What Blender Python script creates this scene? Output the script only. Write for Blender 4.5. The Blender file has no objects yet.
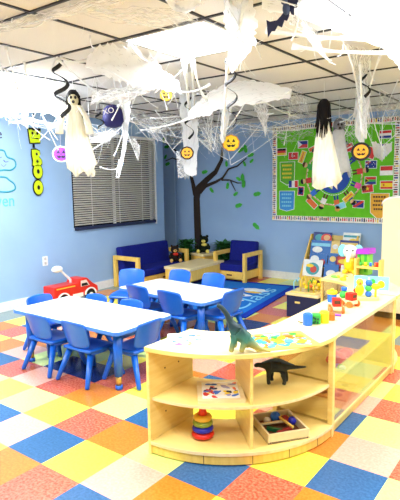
import bpy, bmesh, math, random
from mathutils import Vector, Matrix, Euler
random.seed(7)
COL = bpy.context.scene.collection
sc = bpy.context.scene
PI = math.pi

# ------------------------------------------------------------------ camera
CF, CP, CR, CY, CH = 506.738, -0.130, -0.015, -0.639, 1.455
FWD = Vector((math.sin(CY)*math.cos(CP), math.cos(CY)*math.cos(CP), math.sin(CP)))
RT = Vector((math.cos(CY), -math.sin(CY), 0)); UP = RT.cross(FWD)
RR = RT*math.cos(CR)+UP*math.sin(CR); UU = -RT*math.sin(CR)+UP*math.cos(CR)
CAM = Vector((0, 0, CH))
X1, Y1, ZC = -5.328, 6.864, 2.40       # left wall, back wall, ceiling
# positions measured off the photograph with the solved camera
def ray(px, py): return FWD+RR*((px-200)/CF)-UU*((py-250)/CF)
def onz(px, py, z): d = ray(px, py); return CAM+d*((z-CH)/d.z)
def onx(px, py, x=X1): d = ray(px, py); return CAM+d*(x/d.x)
def ony(px, py, y=Y1): d = ray(px, py); return CAM+d*(y/d.y)

cd = bpy.data.cameras.new('camera'); cam = bpy.data.objects.new('camera', cd); COL.objects.link(cam)
M3 = Matrix((RR, UU, -FWD)).transposed()
cam.matrix_world = Matrix.Translation(CAM) @ M3.to_4x4()
cd.sensor_fit = 'VERTICAL'; cd.sensor_height = 36; cd.lens = CF*36/500
cd.clip_start = 0.05
sc.camera = cam

# ------------------------------------------------------------------ materials
def lin(c):
    c = c/255
    return c/12.92 if c <= .04045 else ((c+.055)/1.055)**2.4
def rgb(*c): return (lin(c[0]), lin(c[1]), lin(c[2]), 1)
MATS = {}
def mat(name, c, rough=.5, spec=.4, noise=None, nscale=30, c2=None, trans=0, alpha=1, stretch=None, emit=0, lo=.35, hi=.65, metal=0):
    if name in MATS: return MATS[name]
    m = bpy.data.materials.new(name); m.use_nodes = True
    nt = m.node_tree; b = nt.nodes['Principled BSDF']
    b.inputs['Base Color'].default_value = rgb(*c)
    b.inputs['Roughness'].default_value = rough
    b.inputs['Specular IOR Level'].default_value = spec
    b.inputs['Metallic'].default_value = metal
    if trans: b.inputs['Transmission Weight'].default_value = trans
    if alpha < 1: b.inputs['Alpha'].default_value = alpha
    if emit:
        b.inputs['Emission Color'].default_value = rgb(*c); b.inputs['Emission Strength'].default_value = emit
    tc = nt.nodes.new('ShaderNodeTexCoord'); n = nt.nodes.new('ShaderNodeTexNoise')
    n.inputs['Scale'].default_value = nscale; n.inputs['Detail'].default_value = 4
    mp = nt.nodes.new('ShaderNodeMapping')
    if stretch: mp.inputs['Scale'].default_value = stretch
    nt.links.new(tc.outputs['Object'], mp.inputs['Vector']); nt.links.new(mp.outputs[0], n.inputs['Vector'])
    r = nt.nodes.new('ShaderNodeValToRGB')
    r.color_ramp.elements[0].position = lo; r.color_ramp.elements[1].position = hi
    r.color_ramp.elements[0].color = rgb(*(c2 or [max(0, v*.96) for v in c])); r.color_ramp.elements[1].color = rgb(*c)
    nt.links.new(n.outputs['Fac'], r.inputs['Fac']); nt.links.new(r.outputs['Color'], b.inputs['Base Color'])
    MATS[name] = m
    return m

def web_mat(name, dens, stretch, width=.2):
    m = bpy.data.materials.new(name); m.use_nodes = True
    nt = m.node_tree; nt.nodes.clear()
    out = nt.nodes.new('ShaderNodeOutputMaterial')
    tr = nt.nodes.new('ShaderNodeBsdfTransparent'); df = nt.nodes.new('ShaderNodeBsdfDiffuse'); tl = nt.nodes.new('ShaderNodeBsdfTranslucent')
    df.inputs[0].default_value = (.96, .97, .98, 1); tl.inputs[0].default_value = (.96, .97, .98, 1)
    mx = nt.nodes.new('ShaderNodeMixShader'); mx.inputs[0].default_value = .55
    nt.links.new(df.outputs[0], mx.inputs[1]); nt.links.new(tl.outputs[0], mx.inputs[2])
    tc = nt.nodes.new('ShaderNodeUVMap'); mp = nt.nodes.new('ShaderNodeMapping'); mp.inputs['Scale'].default_value = stretch
    n = nt.nodes.new('ShaderNodeTexNoise'); n.inputs['Scale'].default_value = 6; n.inputs['Detail'].default_value = 5; n.inputs['Roughness'].default_value = .6
    nt.links.new(tc.outputs[0], mp.inputs[0]); nt.links.new(mp.outputs[0], n.inputs['Vector'])
    r = nt.nodes.new('ShaderNodeValToRGB'); r.color_ramp.elements[0].position = dens; r.color_ramp.elements[1].position = dens+width
    nt.links.new(n.outputs['Fac'], r.inputs[0])
    m2 = nt.nodes.new('ShaderNodeMixShader')
    nt.links.new(r.outputs[0], m2.inputs[0]); nt.links.new(tr.outputs[0], m2.inputs[1]); nt.links.new(mx.outputs[0], m2.inputs[2])
    nt.links.new(m2.outputs[0], out.inputs[0])
    return m

def clear_mat():
    m = bpy.data.materials.new('clear_acrylic'); m.use_nodes = True
    nt = m.node_tree; nt.nodes.clear()
    out = nt.nodes.new('ShaderNodeOutputMaterial')
    tr = nt.nodes.new('ShaderNodeBsdfTransparent'); tr.inputs[0].default_value = (.98, .96, .90, 1)
    gl = nt.nodes.new('ShaderNodeBsdfGlossy'); gl.inputs['Roughness'].default_value = .03
    lw = nt.nodes.new('ShaderNodeLayerWeight'); lw.inputs[0].default_value = .5
    pw = nt.nodes.new('ShaderNodeMath'); pw.operation = 'POWER'; pw.inputs[1].default_value = 2.6
    fr = nt.nodes.new('ShaderNodeMath'); fr.operation = 'MULTIPLY_ADD'; fr.inputs[1].default_value = .9; fr.inputs[2].default_value = .03
    nt.links.new(lw.outputs['Facing'], pw.inputs[0]); nt.links.new(pw.outputs[0], fr.inputs[0])
    mx = nt.nodes.new('ShaderNodeMixShader')
    nt.links.new(fr.outputs[0], mx.inputs[0]); nt.links.new(tr.outputs[0], mx.inputs[1]); nt.links.new(gl.outputs[0], mx.inputs[2])
    nt.links.new(mx.outputs[0], out.inputs[0])
    return m
ACR = clear_mat()

WOOD = mat('maple', (242, 216, 136), .3, .45, c2=(232, 202, 116), nscale=5, stretch=(1, 1, 9))
WOODT = mat('maple_top', (236, 218, 170), .3, .45, c2=(228, 206, 152), nscale=5, stretch=(2, 8, 2))
WOODE = mat('maple_edge', (238, 202, 104), .4, .35, c2=(226, 186, 86), nscale=6, stretch=(6, 6, 1))
BLUEP = mat('blue_plastic', (18, 96, 206), .3, .5, c2=(16, 91, 199), nscale=8)
WTOP = mat('white_laminate', (238, 244, 250), .25, .5)
WHITE = mat('white_paint', (240, 242, 244), .5)
NAVYF = mat('navy_fabric', (18, 30, 128), .8, .2, c2=(14, 24, 112), nscale=60)
NAVY = mat('navy', (20, 28, 70), .6)
BLACK = mat('black', (14, 14, 18), .6)
RED = mat('red_plastic', (214, 40, 24), .35)
ORANGE = mat('orange_plastic', (236, 110, 36), .35)
YEL = mat('yellow_plastic', (246, 214, 30), .35)
GRN = mat('green_plastic', (56, 178, 66), .35)
BLU = mat('bright_blue_plastic', (40, 110, 220), .35)
LBLU = mat('light_blue_plastic', (130, 210, 236), .35)
PUR = mat('purple_plastic', (130, 60, 180), .35)
PINK = mat('pink_plastic', (236, 80, 170), .35)
BRASS = mat('brass', (214, 170, 90), .3, .5, metal=.8)
BROWN = mat('brown', (92, 58, 36), .7)
CREAM = mat('cream_cloth', (246, 243, 228), .9, .1, c2=(234, 228, 206), nscale=14, stretch=(4, 4, .6))
GREYC = mat('grey_veil', (150, 150, 154), .9, .1, c2=(110, 110, 116), nscale=20)
SKIN = mat('skin_print', (238, 190, 140), .6)
PAPER = mat('paper', (248, 248, 244), .6)
LIME = mat('lime_board', (196, 222, 20), .6)

# ------------------------------------------------------------------ mesh builder
class MB:
    def __init__(s): s.bm = bmesh.new(); s.uv = None
    def _xf(s, vs, M):
        if M is not None: bmesh.ops.transform(s.bm, matrix=M, verts=vs)
    def _mi(s, fs, mi, smooth):
        for f in fs: f.material_index = mi; f.smooth = smooth
    def box(s, c, d, rz=0, mi=0, M=None, bev=0, rot=None):
        r = bmesh.ops.create_cube(s.bm, size=1); vs = r['verts']
        R = (rot.to_matrix().to_4x4() if rot else Matrix.Rotation(rz, 4, 'Z'))
        s._xf(vs, Matrix.Translation(c) @ R @ Matrix.Diagonal((*d, 1)))
        fs = list({f for v in vs for f in v.link_faces})
        s._mi(fs, mi, False)
        if bev:
            es = list({e for v in vs for e in v.link_edges})
            rb = bmesh.ops.bevel(s.bm, geom=es, offset=bev, segments=2, affect='EDGES', profile=.5)
            vs = list({v for f in rb['faces'] for v in f.verts} | {v for v in vs if v.is_valid})
            s._mi(list({f for v in vs for f in v.link_faces}), mi, False)
        s._xf(vs, M); return s
    def tube(s, pts, rad, n=10, mi=0, M=None, cap=True, flat=1.0):
        pts = [Vector(p) for p in pts]
        if not hasattr(rad, '__len__'): rad = [rad]*len(pts)
        rings = []; prev = None
        for i, p in enumerate(pts):
            t = (pts[min(i+1, len(pts)-1)]-pts[max(i-1, 0)])
            if t.length < 1e-9: t = Vector((0, 0, 1))
            t.normalize()
            if prev is None:
                a = Vector((0, 0, 1)) if abs(t.z) < .9 else Vector((1, 0, 0))
                u = t.cross(a).normalized()
            else: u = (prev-t*prev.dot(t)).normalized()
            prev = u; w = t.cross(u)
            rings.append([s.bm.verts.new(p+u*math.cos(2*PI*k/n)*rad[i]+w*math.sin(2*PI*k/n)*rad[i]*flat) for k in range(n)])
        fs = []
        for a, b in zip(rings, rings[1:]):
            for k in range(n): fs.append(s.bm.faces.new((a[k], a[(k+1) % n], b[(k+1) % n], b[k])))
        s._mi(fs, mi, True)
        if cap: s._mi([s.bm.faces.new(rings[0][::-1]), s.bm.faces.new(rings[-1])], mi, False)
        s._xf([v for r in rings for v in r], M); return s
    def cyl(s, p0, p1, r0, r1=None, n=20, mi=0, M=None): return s.tube([p0, p1], [r0, r0 if r1 is None else r1], n, mi, M)
    def sph(s, c, r, mi=0, M=None, seg=16, rot=None):
        if not hasattr(r, '__len__'): r = (r, r, r)
        q = bmesh.ops.create_uvsphere(s.bm, u_segments=seg, v_segments=max(6, seg*2//3), radius=1); vs = q['verts']
        s._xf(vs, Matrix.Translation(c) @ (rot.to_matrix().to_4x4() if rot else Matrix.Identity(4)) @ Matrix.Diagonal((*r, 1)))
        s._mi({f for v in vs for f in v.link_faces}, mi, True); s._xf(vs, M); return s
    def lathe(s, prof, c=(0, 0, 0), n=24, mi=0, M=None, jit=None):
        rings = [[s.bm.verts.new((c[0]+r*math.cos(2*PI*k/n)*(jit(k, i) if jit else 1), c[1]+r*math.sin(2*PI*k/n)*(jit(k, i) if jit else 1), c[2]+z)) for k in range(n)] for i, (r, z) in enumerate(prof)]
        fs = []
        for a, b in zip(rings, rings[1:]):
            for k in range(n): fs.append(s.bm.faces.new((a[k], a[(k+1) % n], b[(k+1) % n], b[k])))
        s._mi(fs, mi, True)
        s._mi([s.bm.faces.new(rings[0][::-1]), s.bm.faces.new(rings[-1])], mi, False)
        s._xf([v for r in rings for v in r], M); return s
    def prism(s, pts, z0, z1, mi=0, M=None, mis=None):
        a = [s.bm.verts.new((x, y, z0)) for x, y in pts]; b = [s.bm.verts.new((x, y, z1)) for x, y in pts]
        n = len(pts); fs = [s.bm.faces.new(a[::-1]), s.bm.faces.new(b)]
        sd = [s.bm.faces.new((a[k], a[(k+1) % n], b[(k+1) % n], b[k])) for k in range(n)]
        s._mi(fs, mi, False); s._mi(sd, mi if mis is None else mis, False)
        s._xf(a+b, M); return s
    def grid(s, P, mi=0, uv=None):
        V = [[s.bm.verts.new(p) for p in row] for row in P]; fs = []
        lay = s.bm.loops.layers.uv.verify() if uv else None
        for i in range(len(P)-1):
            for j in range(len(P[0])-1):
                f = s.bm.faces.new((V[i][j], V[i+1][j], V[i+1][j+1], V[i][j+1])); fs.append(f)
                if uv:
                    for l, (a, b) in zip(f.loops, ((i, j), (i+1, j), (i+1, j+1), (i, j+1))): l[lay].uv = uv(a, b)
        s._mi(fs, mi, True); return s
    def build(s, name, mats, parent=None, loc=None, bevel=0, sub=0, rz=0, recalc=True):
        if recalc: bmesh.ops.recalc_face_normals(s.bm, faces=s.bm.faces[:])
        me = bpy.data.meshes.new(name); s.bm.to_mesh(me); s.bm.free()
        for m in (mats if isinstance(mats, (list, tuple)) else [mats]): me.materials.append(m)
        o = bpy.data.objects.new(name, me); COL.objects.link(o)
        if parent: o.parent = parent
        if loc: o.location = loc
        if rz: o.rotation_euler.z = rz
        if bevel:
            b = o.modifiers.new('bevel', 'BEVEL'); b.width = bevel; b.segments = 2; b.limit_method = 'ANGLE'
        if sub:
            b = o.modifiers.new('sub', 'SUBSURF'); b.levels = sub; b.render_levels = sub
        return o
def tag(o, label, cat=None, group=None):
    o['label'] = label
    if cat: o['category'] = cat
    if group: o['group'] = group
    return o
def thing(name, label, cat, loc=(0, 0, 0), rz=0, group=None):
    o = bpy.data.objects.new(name, None); COL.objects.link(o); o.empty_display_size = .1
    o.location = loc; o.rotation_euler.z = rz
    return tag(o, label, cat, group)
KIDS = {}
def copy_thing(root, loc, rz, label, group=None):
    r = root.copy(); COL.objects.link(r); r.location = loc; r.rotation_euler.z = rz
    r['label'] = label
    if group: r['group'] = group
    for ch in [o for o in COL.objects if o.parent == root]:
        c = ch.copy(); COL.objects.link(c); c.parent = r
        for g in [o for o in COL.objects if o.parent == ch]:
            d = g.copy(); COL.objects.link(d); d.parent = c
    return r
def struct(o): o['kind'] = 'structure'; return o
def text(name, s, size, depth, m, parent=None, M=None, squash=1, shear=0):
    cu = bpy.data.curves.new(name+'_c', 'FONT'); cu.body = s; cu.size = size; cu.extrude = depth; cu.align_x = 'CENTER'; cu.align_y = 'CENTER'; cu.shear = shear
    t = bpy.data.objects.new(name+'_c', cu); COL.objects.link(t)
    bpy.context.view_layer.update()
    me = bpy.data.meshes.new_from_object(t.evaluated_get(bpy.context.evaluated_depsgraph_get()))
    bpy.data.objects.remove(t)
    me.transform(Matrix.Diagonal((squash, 1, 1, 1)))
    me.materials.clear(); me.materials.append(m)
    o = bpy.data.objects.new(name, me); COL.objects.link(o)
    if M is not None: me.transform(M)
    if parent: o.parent = parent
    return o
# frames: local (u, v, w) -> wall
def back_frame(x, z, off=0): return Matrix.Translation((x, Y1-off, z)) @ Matrix(((1, 0, 0, 0), (0, 0, -1, 0), (0, 1, 0, 0), (0, 0, 0, 1)))
def left_frame(y, z, off=0): return Matrix.Translation((X1+off, y, z)) @ Matrix(((0, 0, 1, 0), (1, 0, 0, 0), (0, 1, 0, 0), (0, 0, 0, 1)))
def ellipse(a, b, n=20, cx=0, cy=0): return [(cx+a*math.cos(2*PI*k/n), cy+b*math.sin(2*PI*k/n)) for k in range(n)]
def rrect(w, h, r, n=5, cx=0, cy=0):
    out = []
    for qx, qy, a0 in ((1, 1, 0), (-1, 1, 90), (-1, -1, 180), (1, -1, 270)):
        for k in range(n+1):
            a = math.radians(a0+90*k/n); out.append((cx+qx*(w/2-r)+r*math.cos(a), cy+qy*(h/2-r)+r*math.sin(a)))
    return out

# ------------------------------------------------------------------ the room
TC = {'B': ((52, 100, 148), (40, 84, 130)), 'Y': ((240, 228, 80), (232, 216, 66)), 'M': ((208, 228, 132), (198, 219, 118)),
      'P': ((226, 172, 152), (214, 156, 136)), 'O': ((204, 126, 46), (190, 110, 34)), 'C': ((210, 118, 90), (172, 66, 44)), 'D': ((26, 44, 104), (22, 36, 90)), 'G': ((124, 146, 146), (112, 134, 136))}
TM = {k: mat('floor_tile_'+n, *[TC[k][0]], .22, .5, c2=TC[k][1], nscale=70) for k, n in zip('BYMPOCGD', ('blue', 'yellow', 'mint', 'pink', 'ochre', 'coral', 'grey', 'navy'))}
CELL = {(-2, -1): 'O', (-2, 0): 'C', (-2, 1): 'B', (-2, 2): 'Y', (-2, 3): 'P',
        (-1, -3): 'B', (-1, -2): 'P', (-1, -1): 'B', (-1, 0): 'Y', (-1, 1): 'P', (-1, 2): 'O', (-1, 3): 'Y',
        (0, -5): 'M', (0, -4): 'Y', (0, -3): 'M', (0, -2): 'Y', (0, -1): 'C', (0, 0): 'O', (0, 1): 'M', (0, 2): 'B', (0, 3): 'C', (0, 4): 'O', (0, 5): 'P',
        (1, -6): 'B', (1, -5): 'C', (1, -4): 'P', (1, -3): 'C', (1, -2): 'O', (1, -1): 'M', (1, 0): 'B', (1, 1): 'O', (1, 2): 'P', (1, 3): 'Y', (1, 4): 'B', (1, 5): 'M',
        (2, -8): 'Y', (2, -7): 'O', (2, -6): 'P', (2, -5): 'M', (2, -4): 'D', (2, -3): 'D', (2, -2): 'C', (2, -1): 'Y', (2, 0): 'Y', (2, 1): 'Y', (2, 2): 'C', (2, 3): 'O', (2, 4): 'P', (2, 5): 'C',  # navy pair under near table: blue tiles, table shade put into the colour
        (3, -9): 'O', (3, -8): 'C', (3, -7): 'M', (3, -6): 'O', (3, -5): 'M', (3, -4): 'M', (3, -3): 'Y', (3, -2): 'C', (3, -1): 'O', (3, 0): 'B', (3, 1): 'Y', (3, 2): 'P', (3, 3): 'B', (3, 4): 'M',
        (4, -10): 'G', (4, -9): 'Y', (4, -8): 'B', (4, -7): 'P', (4, -3): 'M', (4, -1): 'P', (4, 0): 'C', (4, 1): 'Y', (4, 2): 'O', (4, 3): 'P', (4, 4): 'C',
        (5, -1): 'Y', (5, 0): 'P', (5, 1): 'C', (5, 2): 'Y', (5, 3): 'M', (5, 4): 'Y', (6, -4): 'C', (6, 1): 'O', (6, 2): 'Y', (6, 3): 'C', (7, 1): 'Y', (7, 2): 'O', (7, 3): 'Y', (8, 1): 'C', (8, 2): 'G', (8, 3): 'O', (9, 3): 'G', (9, 2): 'Y', (10, 2): 'Y', (10, 3): 'Y', (11, 2): 'O',
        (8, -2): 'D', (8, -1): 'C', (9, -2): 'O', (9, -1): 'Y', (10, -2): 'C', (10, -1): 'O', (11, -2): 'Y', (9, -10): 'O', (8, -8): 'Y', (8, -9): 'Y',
        (16, -7): 'O', (16, -6): 'O', (15, -6): 'C', (15, -5): 'Y', (16, -5): 'Y', (15, -7): 'M', (14, -4): 'O'}
U0, V0, T = -2.1847, 1.8103, .305
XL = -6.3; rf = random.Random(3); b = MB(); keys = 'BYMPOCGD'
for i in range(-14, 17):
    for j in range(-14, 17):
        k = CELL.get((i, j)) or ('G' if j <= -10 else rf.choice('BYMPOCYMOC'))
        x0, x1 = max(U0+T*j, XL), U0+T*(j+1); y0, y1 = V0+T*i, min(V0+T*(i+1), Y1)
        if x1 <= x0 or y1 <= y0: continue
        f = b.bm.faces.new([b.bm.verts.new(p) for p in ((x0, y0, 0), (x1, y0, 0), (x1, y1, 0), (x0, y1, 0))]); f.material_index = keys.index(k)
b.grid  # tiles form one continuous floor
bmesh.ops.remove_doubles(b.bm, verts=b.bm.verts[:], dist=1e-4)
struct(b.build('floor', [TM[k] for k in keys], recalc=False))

WALLM = mat('wall_blue_paint', (150, 184, 224), .6, .3, c2=(147, 181, 222), nscale=3)
XR, YB = 3.0, -2.4
# window opening in left wall
WY0, WY1, WZ0, WZ1 = 4.38, 6.00, .86, 2.16
b = MB()
t = .1
for (y0, y1, z0, z1) in ((YB, WY0, 0, ZC), (WY1, 6.22, 0, ZC), (WY0, WY1, 0, WZ0), (WY0, WY1, WZ1, ZC)):
    b.box((X1-t/2, (y0+y1)/2, (z0+z1)/2), (t, y1-y0, z1-z0))
struct(b.build('wall_left', WALLM))
struct(MB().box(((XL+XR)/2, Y1+t/2, ZC/2), (XR-XL, t, ZC)).build('wall_back', WALLM))
struct(MB().box(((XL+X1-.1)/2, 6.17, ZC/2), (X1-.1-XL, .1, ZC)).box((XL-t/2, (6.12+Y1)/2, ZC/2), (t, Y1-6.12, ZC)).build('wall_recess', WALLM))
sx0, sx1 = ony(164.5, 200).x, ony(175.5, 200).x
struct(MB().box(((sx0+sx1)/2, Y1-.005, ZC/2), (sx1-sx0, .010, ZC)).build('trim_5', mat('pale_blue_strip', (176, 208, 238), .6, c2=(174, 206, 236), nscale=3)))
struct(MB().box((XR+t/2, (Y1+2.4)/2, ZC/2), (t, Y1-2.4, ZC)).build('wall_right', WALLM))
BASE = mat('baseboard_white', (228, 230, 232), .5)
struct(MB().box((X1+.006, (YB+6.22)/2, .055), (.012, 6.22-YB, .11)).build('baseboard_left', BASE))
struct(MB().box(((XL+XR)/2, Y1-.007, .055), (XR-XL, .014, .11)).build('baseboard_back', BASE))
# ceiling with grid
CEIL = mat('ceiling_tile', (226, 224, 222), .9, .1, c2=(217, 215, 212), nscale=160)
GRID = mat('ceiling_grid_dark', (40, 40, 46), .5)
struct(MB().box(((XL+XR)/2, (YB+Y1)/2, ZC+.03), (XR-XL, Y1-YB, .06)).build('ceiling', CEIL))
GS = .68; CU, CV = -2.503*.984, 1.825*.984
b = MB()
k = -6
while CU+GS*k < XR:
    if CU+GS*k > X1: b.box((CU+GS*k, (YB+Y1)/2, ZC-.004), (.020, Y1-YB, .008))
    k += 1
k = -6
while CV+GS*k < Y1:
    if CV+GS*k > YB: b.box(((X1+XR)/2, CV+GS*k, ZC-.004), (XR-X1, .020, .009))
    k += 1
struct(b.build('trim_1', GRID))
EDGE = mat('ceiling_edge', (206, 206, 204), .6)
struct(MB().box(((XL+XR)/2, Y1-.012, ZC-.02), (XR-XL, .024, .04)).build('trim_2', EDGE))
struct(MB().box((X1+.012, (YB+6.22)/2, ZC-.02), (.024, 6.22-YB, .04)).build('trim_3', EDGE))

# ------------------------------------------------------------------ window + blind
b = MB()
for (y0, y1, z0, z1) in ((WY0, WY0+.03, WZ0, WZ1), (WY1-.03, WY1, WZ0, WZ1), (WY0, WY1, WZ0, WZ0+.03), (WY0, WY1, WZ1-.03, WZ1), ((WY0+WY1)/2-.015, (WY0+WY1)/2+.015, WZ0, WZ1)):
    b.box((X1-.07, (y0+y1)/2, (z0+z1)/2), (.04, y1-y0, z1-z0))
w = struct(b.build('window_1', WHITE))
MB().box((X1-.085, (WY0+WY1)/2, (WZ0+WZ1)/2), (.006, WY1-WY0-.04, WZ1-WZ0-.04)).build('pane', mat('night_glass', (12, 16, 26), .05, .6), w)
w2 = struct(MB().box((X1-.02, WY1+.02, (WZ0+WZ1)/2), (.05, .04, WZ1-WZ0+.04)).build('trim_4', WHITE))
bl = thing('window_blind', 'closed grey horizontal slat blind over the left wall window', 'blind', (X1+.012, (WY0+WY1)/2, WZ0))
BW = WY1-WY0-.02
b = MB(); ns = 40
for k in range(ns):
    z = .06+(WZ1-WZ0-.08)*(k+.5)/ns
    b.box((0, 0, z), (.003, BW, (WZ1-WZ0-.08)/ns*.72), rot=Euler((0, math.radians(28), 0)))
b.build('slats', mat('blind_slat', (206, 206, 200), .5), bl)
MB().box((.004, 0, .025), (.03, BW, .045)).build('bottom_rail', mat('rail_navy', (34, 44, 78), .5), bl, bevel=.004)
b = MB()
for y in (-.5, .02, .5): b.box((.012, y, (WZ1-WZ0)/2), (.002, .006, WZ1-WZ0-.08))
b.build('ladder_cord', WHITE, bl)
MB().box((.005, 0, WZ1-WZ0-.02), (.04, BW, .04)).build('head_rail', WHITE, bl)

# outlet
P = onx(45, 261)
o = thing('wall_outlet', 'white electrical outlet plate low on the left wall above the fire truck', 'outlet', (X1, P.y, P.z))
MB().prism(rrect(.075, .12, .008), 0, .007, M=left_frame(0, 0, 0) @ Matrix.Translation((0, 0, 0))).build('cover_plate', WHITE, o).location = (-X1, 0, 0)
b = MB()
for z in (-.028, .028): b.box((.008, 0, z), (.004, .032, .034), bev=.003)
b.build('socket', mat('socket_grey', (196, 196, 196), .5), o)

# wall decals: clouds, letters (left wall)
TEAL = mat('teal_decal', (40, 150, 170), .6); INDIGO = mat('indigo_decal', (70, 60, 160), .6)
def outline(name, pts, r, m, parent=None, closed=True, off=.004):
    b = MB(); q = [Vector(onx(*p)) for p in pts]
    # catmull
    Q = []; n = len(q)
    for i in range(n if closed else n-1):
        p0, p1, p2, p3 = (q[(i-1) % n] if closed or i else q[0]), q[i], q[(i+1) % n], (q[(i+2) % n] if closed or i+2 < n else q[-1])
        for k in range(4):
            t_ = k/4
            Q.append(.5*((2*p1)+(-p0+p2)*t_+(2*p0-5*p1+4*p2-p3)*t_*t_+(-p0+3*p1-3*p2+p3)*t_**3))
    if closed: Q += [Q[0], Q[1]]
    else: Q.append(q[-1])
    for v in Q: v.x = X1+off
    b.tube(Q, r, 6, flat=.4); return b.build(name, m, parent)
cl = outline('cloud_decal', [(-14, 160), (-10, 152), (-2, 150), (4, 151), (7, 157), (14, 160), (15.5, 166), (11, 170), (4, 170), (-6, 171), (-14, 168)], .009, TEAL)
tag(cl, 'teal outlined sleeping cloud decal with closed eyes, upper one on left wall', 'wall decal')
outline('eyelid', [(3.5, 160), (5, 162), (8, 161.5)], .007, INDIGO, cl, False)
outline('eyelid', [(-3, 156), (-1, 158), (1.5, 157)], .007, INDIGO, cl, False)
outline('smile', [(1, 164.5), (3.5, 166.5), (6, 164)], .004, INDIGO, cl, False)
cl = outline('cloud_decal', [(-12, 185), (-8, 178), (0, 177), (6, 177.5), (9, 180), (14, 184), (15, 189), (10, 191.5), (4, 192), (-6, 191), (-12, 190)], .009, TEAL)
tag(cl, 'plain teal outlined cloud decal, lower one above the teal word', 'wall decal')
P = onx(7, 202)
o = text('lettering_decal', 'ven', .2, .002, mat('teal_letter', (90, 190, 206), .6), M=left_frame(P.y-.02, P.z+.01, .002), squash=.86)
tag(o, 'thin teal handwritten style letters ven on left wall under the clouds', 'wall decal')
P = onx(-1, 134)
o = text('lettering_decal', 'e', .16, .002, mat('dark_letter', (40, 26, 70), .6), M=left_frame(P.y, P.z, .002))
tag(o, 'dark purple letter decal cut by the left photo edge above the clouds', 'wall decal')

# BOO sign
bx = onx(37, 160)
sg = thing('boo_sign', 'lime green hanging sign with monster face and letters B O O on left wall', 'sign', (0, 0, 0))
def plate(name, pts, cpx, parent=sg, m0=LIME, rim=.014):
    c = onx(*cpx); Mx = left_frame(c.y, c.z, .012)
    cx = sum(p[0] for p in pts)/len(pts); cy = sum(p[1] for p in pts)/len(pts)
    big = [(p[0]+(p[0]-cx)/max(.02, math.hypot(p[0]-cx, p[1]-cy))*rim, p[1]+(p[1]-cy)/max(.02, math.hypot(p[0]-cx, p[1]-cy))*rim) for p in pts]
    b = MB(); b.prism(big, 0, .008, 1, Mx); b.prism(pts, .0085, .016, 0, Mx)
    o = b.build(name, [m0, BLACK], parent); return o, Mx
p_, Mx = plate('monster_face', [(-.085, .085), (.085, .085), (.07, -.075), (-.065, -.085)], (33.5, 136))
b = MB()
b.prism(ellipse(.014, .018, 12, -.035, .03), .0165, .019, 0, Mx); b.prism(ellipse(.014, .018, 12, .035, .03), .0165, .019, 0, Mx)
b.prism([(-.05, -.02), (-.02, -.03), (.03, -.022), (.05, -.03), (.05, -.038), (-.05, -.032)], .0165, .019, 0, Mx)
b.prism([(-.085, .085), (-.085, .062), (-.05, .072), (-.02, .058), (.02, .074), (.05, .06), (.085, .066), (.085, .085)], .0165, .0185, 0, Mx)
b.build('eyes_and_mouth', BLACK, p_)
Bp = [(-.06, .095), (.0, .1), (.045, .08), (.05, .04), (.03, .012), (.065, -.02), (.07, -.065), (.035, -.095), (-.03, -.1), (-.06, -.09), (-.05, -.03), (-.062, .03)]
p_, Mx = plate('letter_b', Bp, (35.5, 158))
b = MB(); b.prism(ellipse(.015, .017, 12, 0, .045), .0165, .018, 0, Mx); b.prism(ellipse(.017, .02, 12, .005, -.04), .0165, .018, 0, Mx); b.build('letter_hole', BLACK, p_)
for c in ((36.8, 171.5), (37.3, 187.5)):
    p_, Mx = plate('letter_o', ellipse(.062, .085, 20), c)
    MB().prism(ellipse(.02, .028, 12), .0165, .018, 0, Mx).build('letter_hole', BLACK, p_)
b = MB(); a0, a1 = onx(34, 118), onx(37.5, 192)
for q in ((33, 146), (36, 164.8), (37, 179.5)):
    c = onx(*q); b.box((X1+.012, c.y, c.z), (.006, .03, .045))
c = onx(33, 121); b.box((X1+.012, c.y, c.z), (.004, .012, .25))
b.build('ribbon', BLACK, sg)

# ------------------------------------------------------------------ tree decal + leaves on back wall
TRUNK = mat('tree_vinyl', (54, 42, 34), .7, c2=(44, 34, 28), nscale=10); LEAF = mat('leaf_vinyl', (72, 190, 66), .6, c2=(58, 172, 56), nscale=20)
tr = thing('tree_decal', 'dark brown bare tree wall decal with green leaves in the back corner', 'wall decal', (0, 0, 0))
def ribbon(pts, off=.015):
    b = MB(); L, R = [], []
    Q = [(ony(p[0], p[1]), p[2]) for p in pts]
    for i, (v, wd) in enumerate(Q):
        t_ = (Q[min(i+1, len(Q)-1)][0]-Q[max(i-1, 0)][0]); t_.normalize(); n_ = Vector((-t_.z, 0, t_.x))
        L.append((v.x+n_.x*wd, v.z+n_.z*wd)); R.append((v.x-n_.x*wd, v.z-n_.z*wd))
    ring = L+R[::-1]
    n = len(L)
    va = [b.bm.verts.new((x, Y1-off, z)) for x, z in L]; vb = [b.bm.verts.new((x, Y1-off, z)) for x, z in R]
    for i in range(n-1): b.bm.faces.new((va[i], va[i+1], vb[i+1], vb[i]))
    r = bmesh.ops.extrude_face_region(b.bm, geom=b.bm.faces[:]); bmesh.ops.translate(b.bm, verts=[v for v in r['geom'] if isinstance(v, bmesh.types.BMVert)], vec=(0, .003, 0))
    return b
ribbon([(199, 262, .08), (198.5, 240, .072), (197.5, 215, .067), (197, 198, .064), (199, 188, .06), (207, 180, .05), (216, 172, .04), (222, 160, .03), (223, 146, .018), (224, 138, .01)]).build('trunk', TRUNK, tr)
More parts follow.
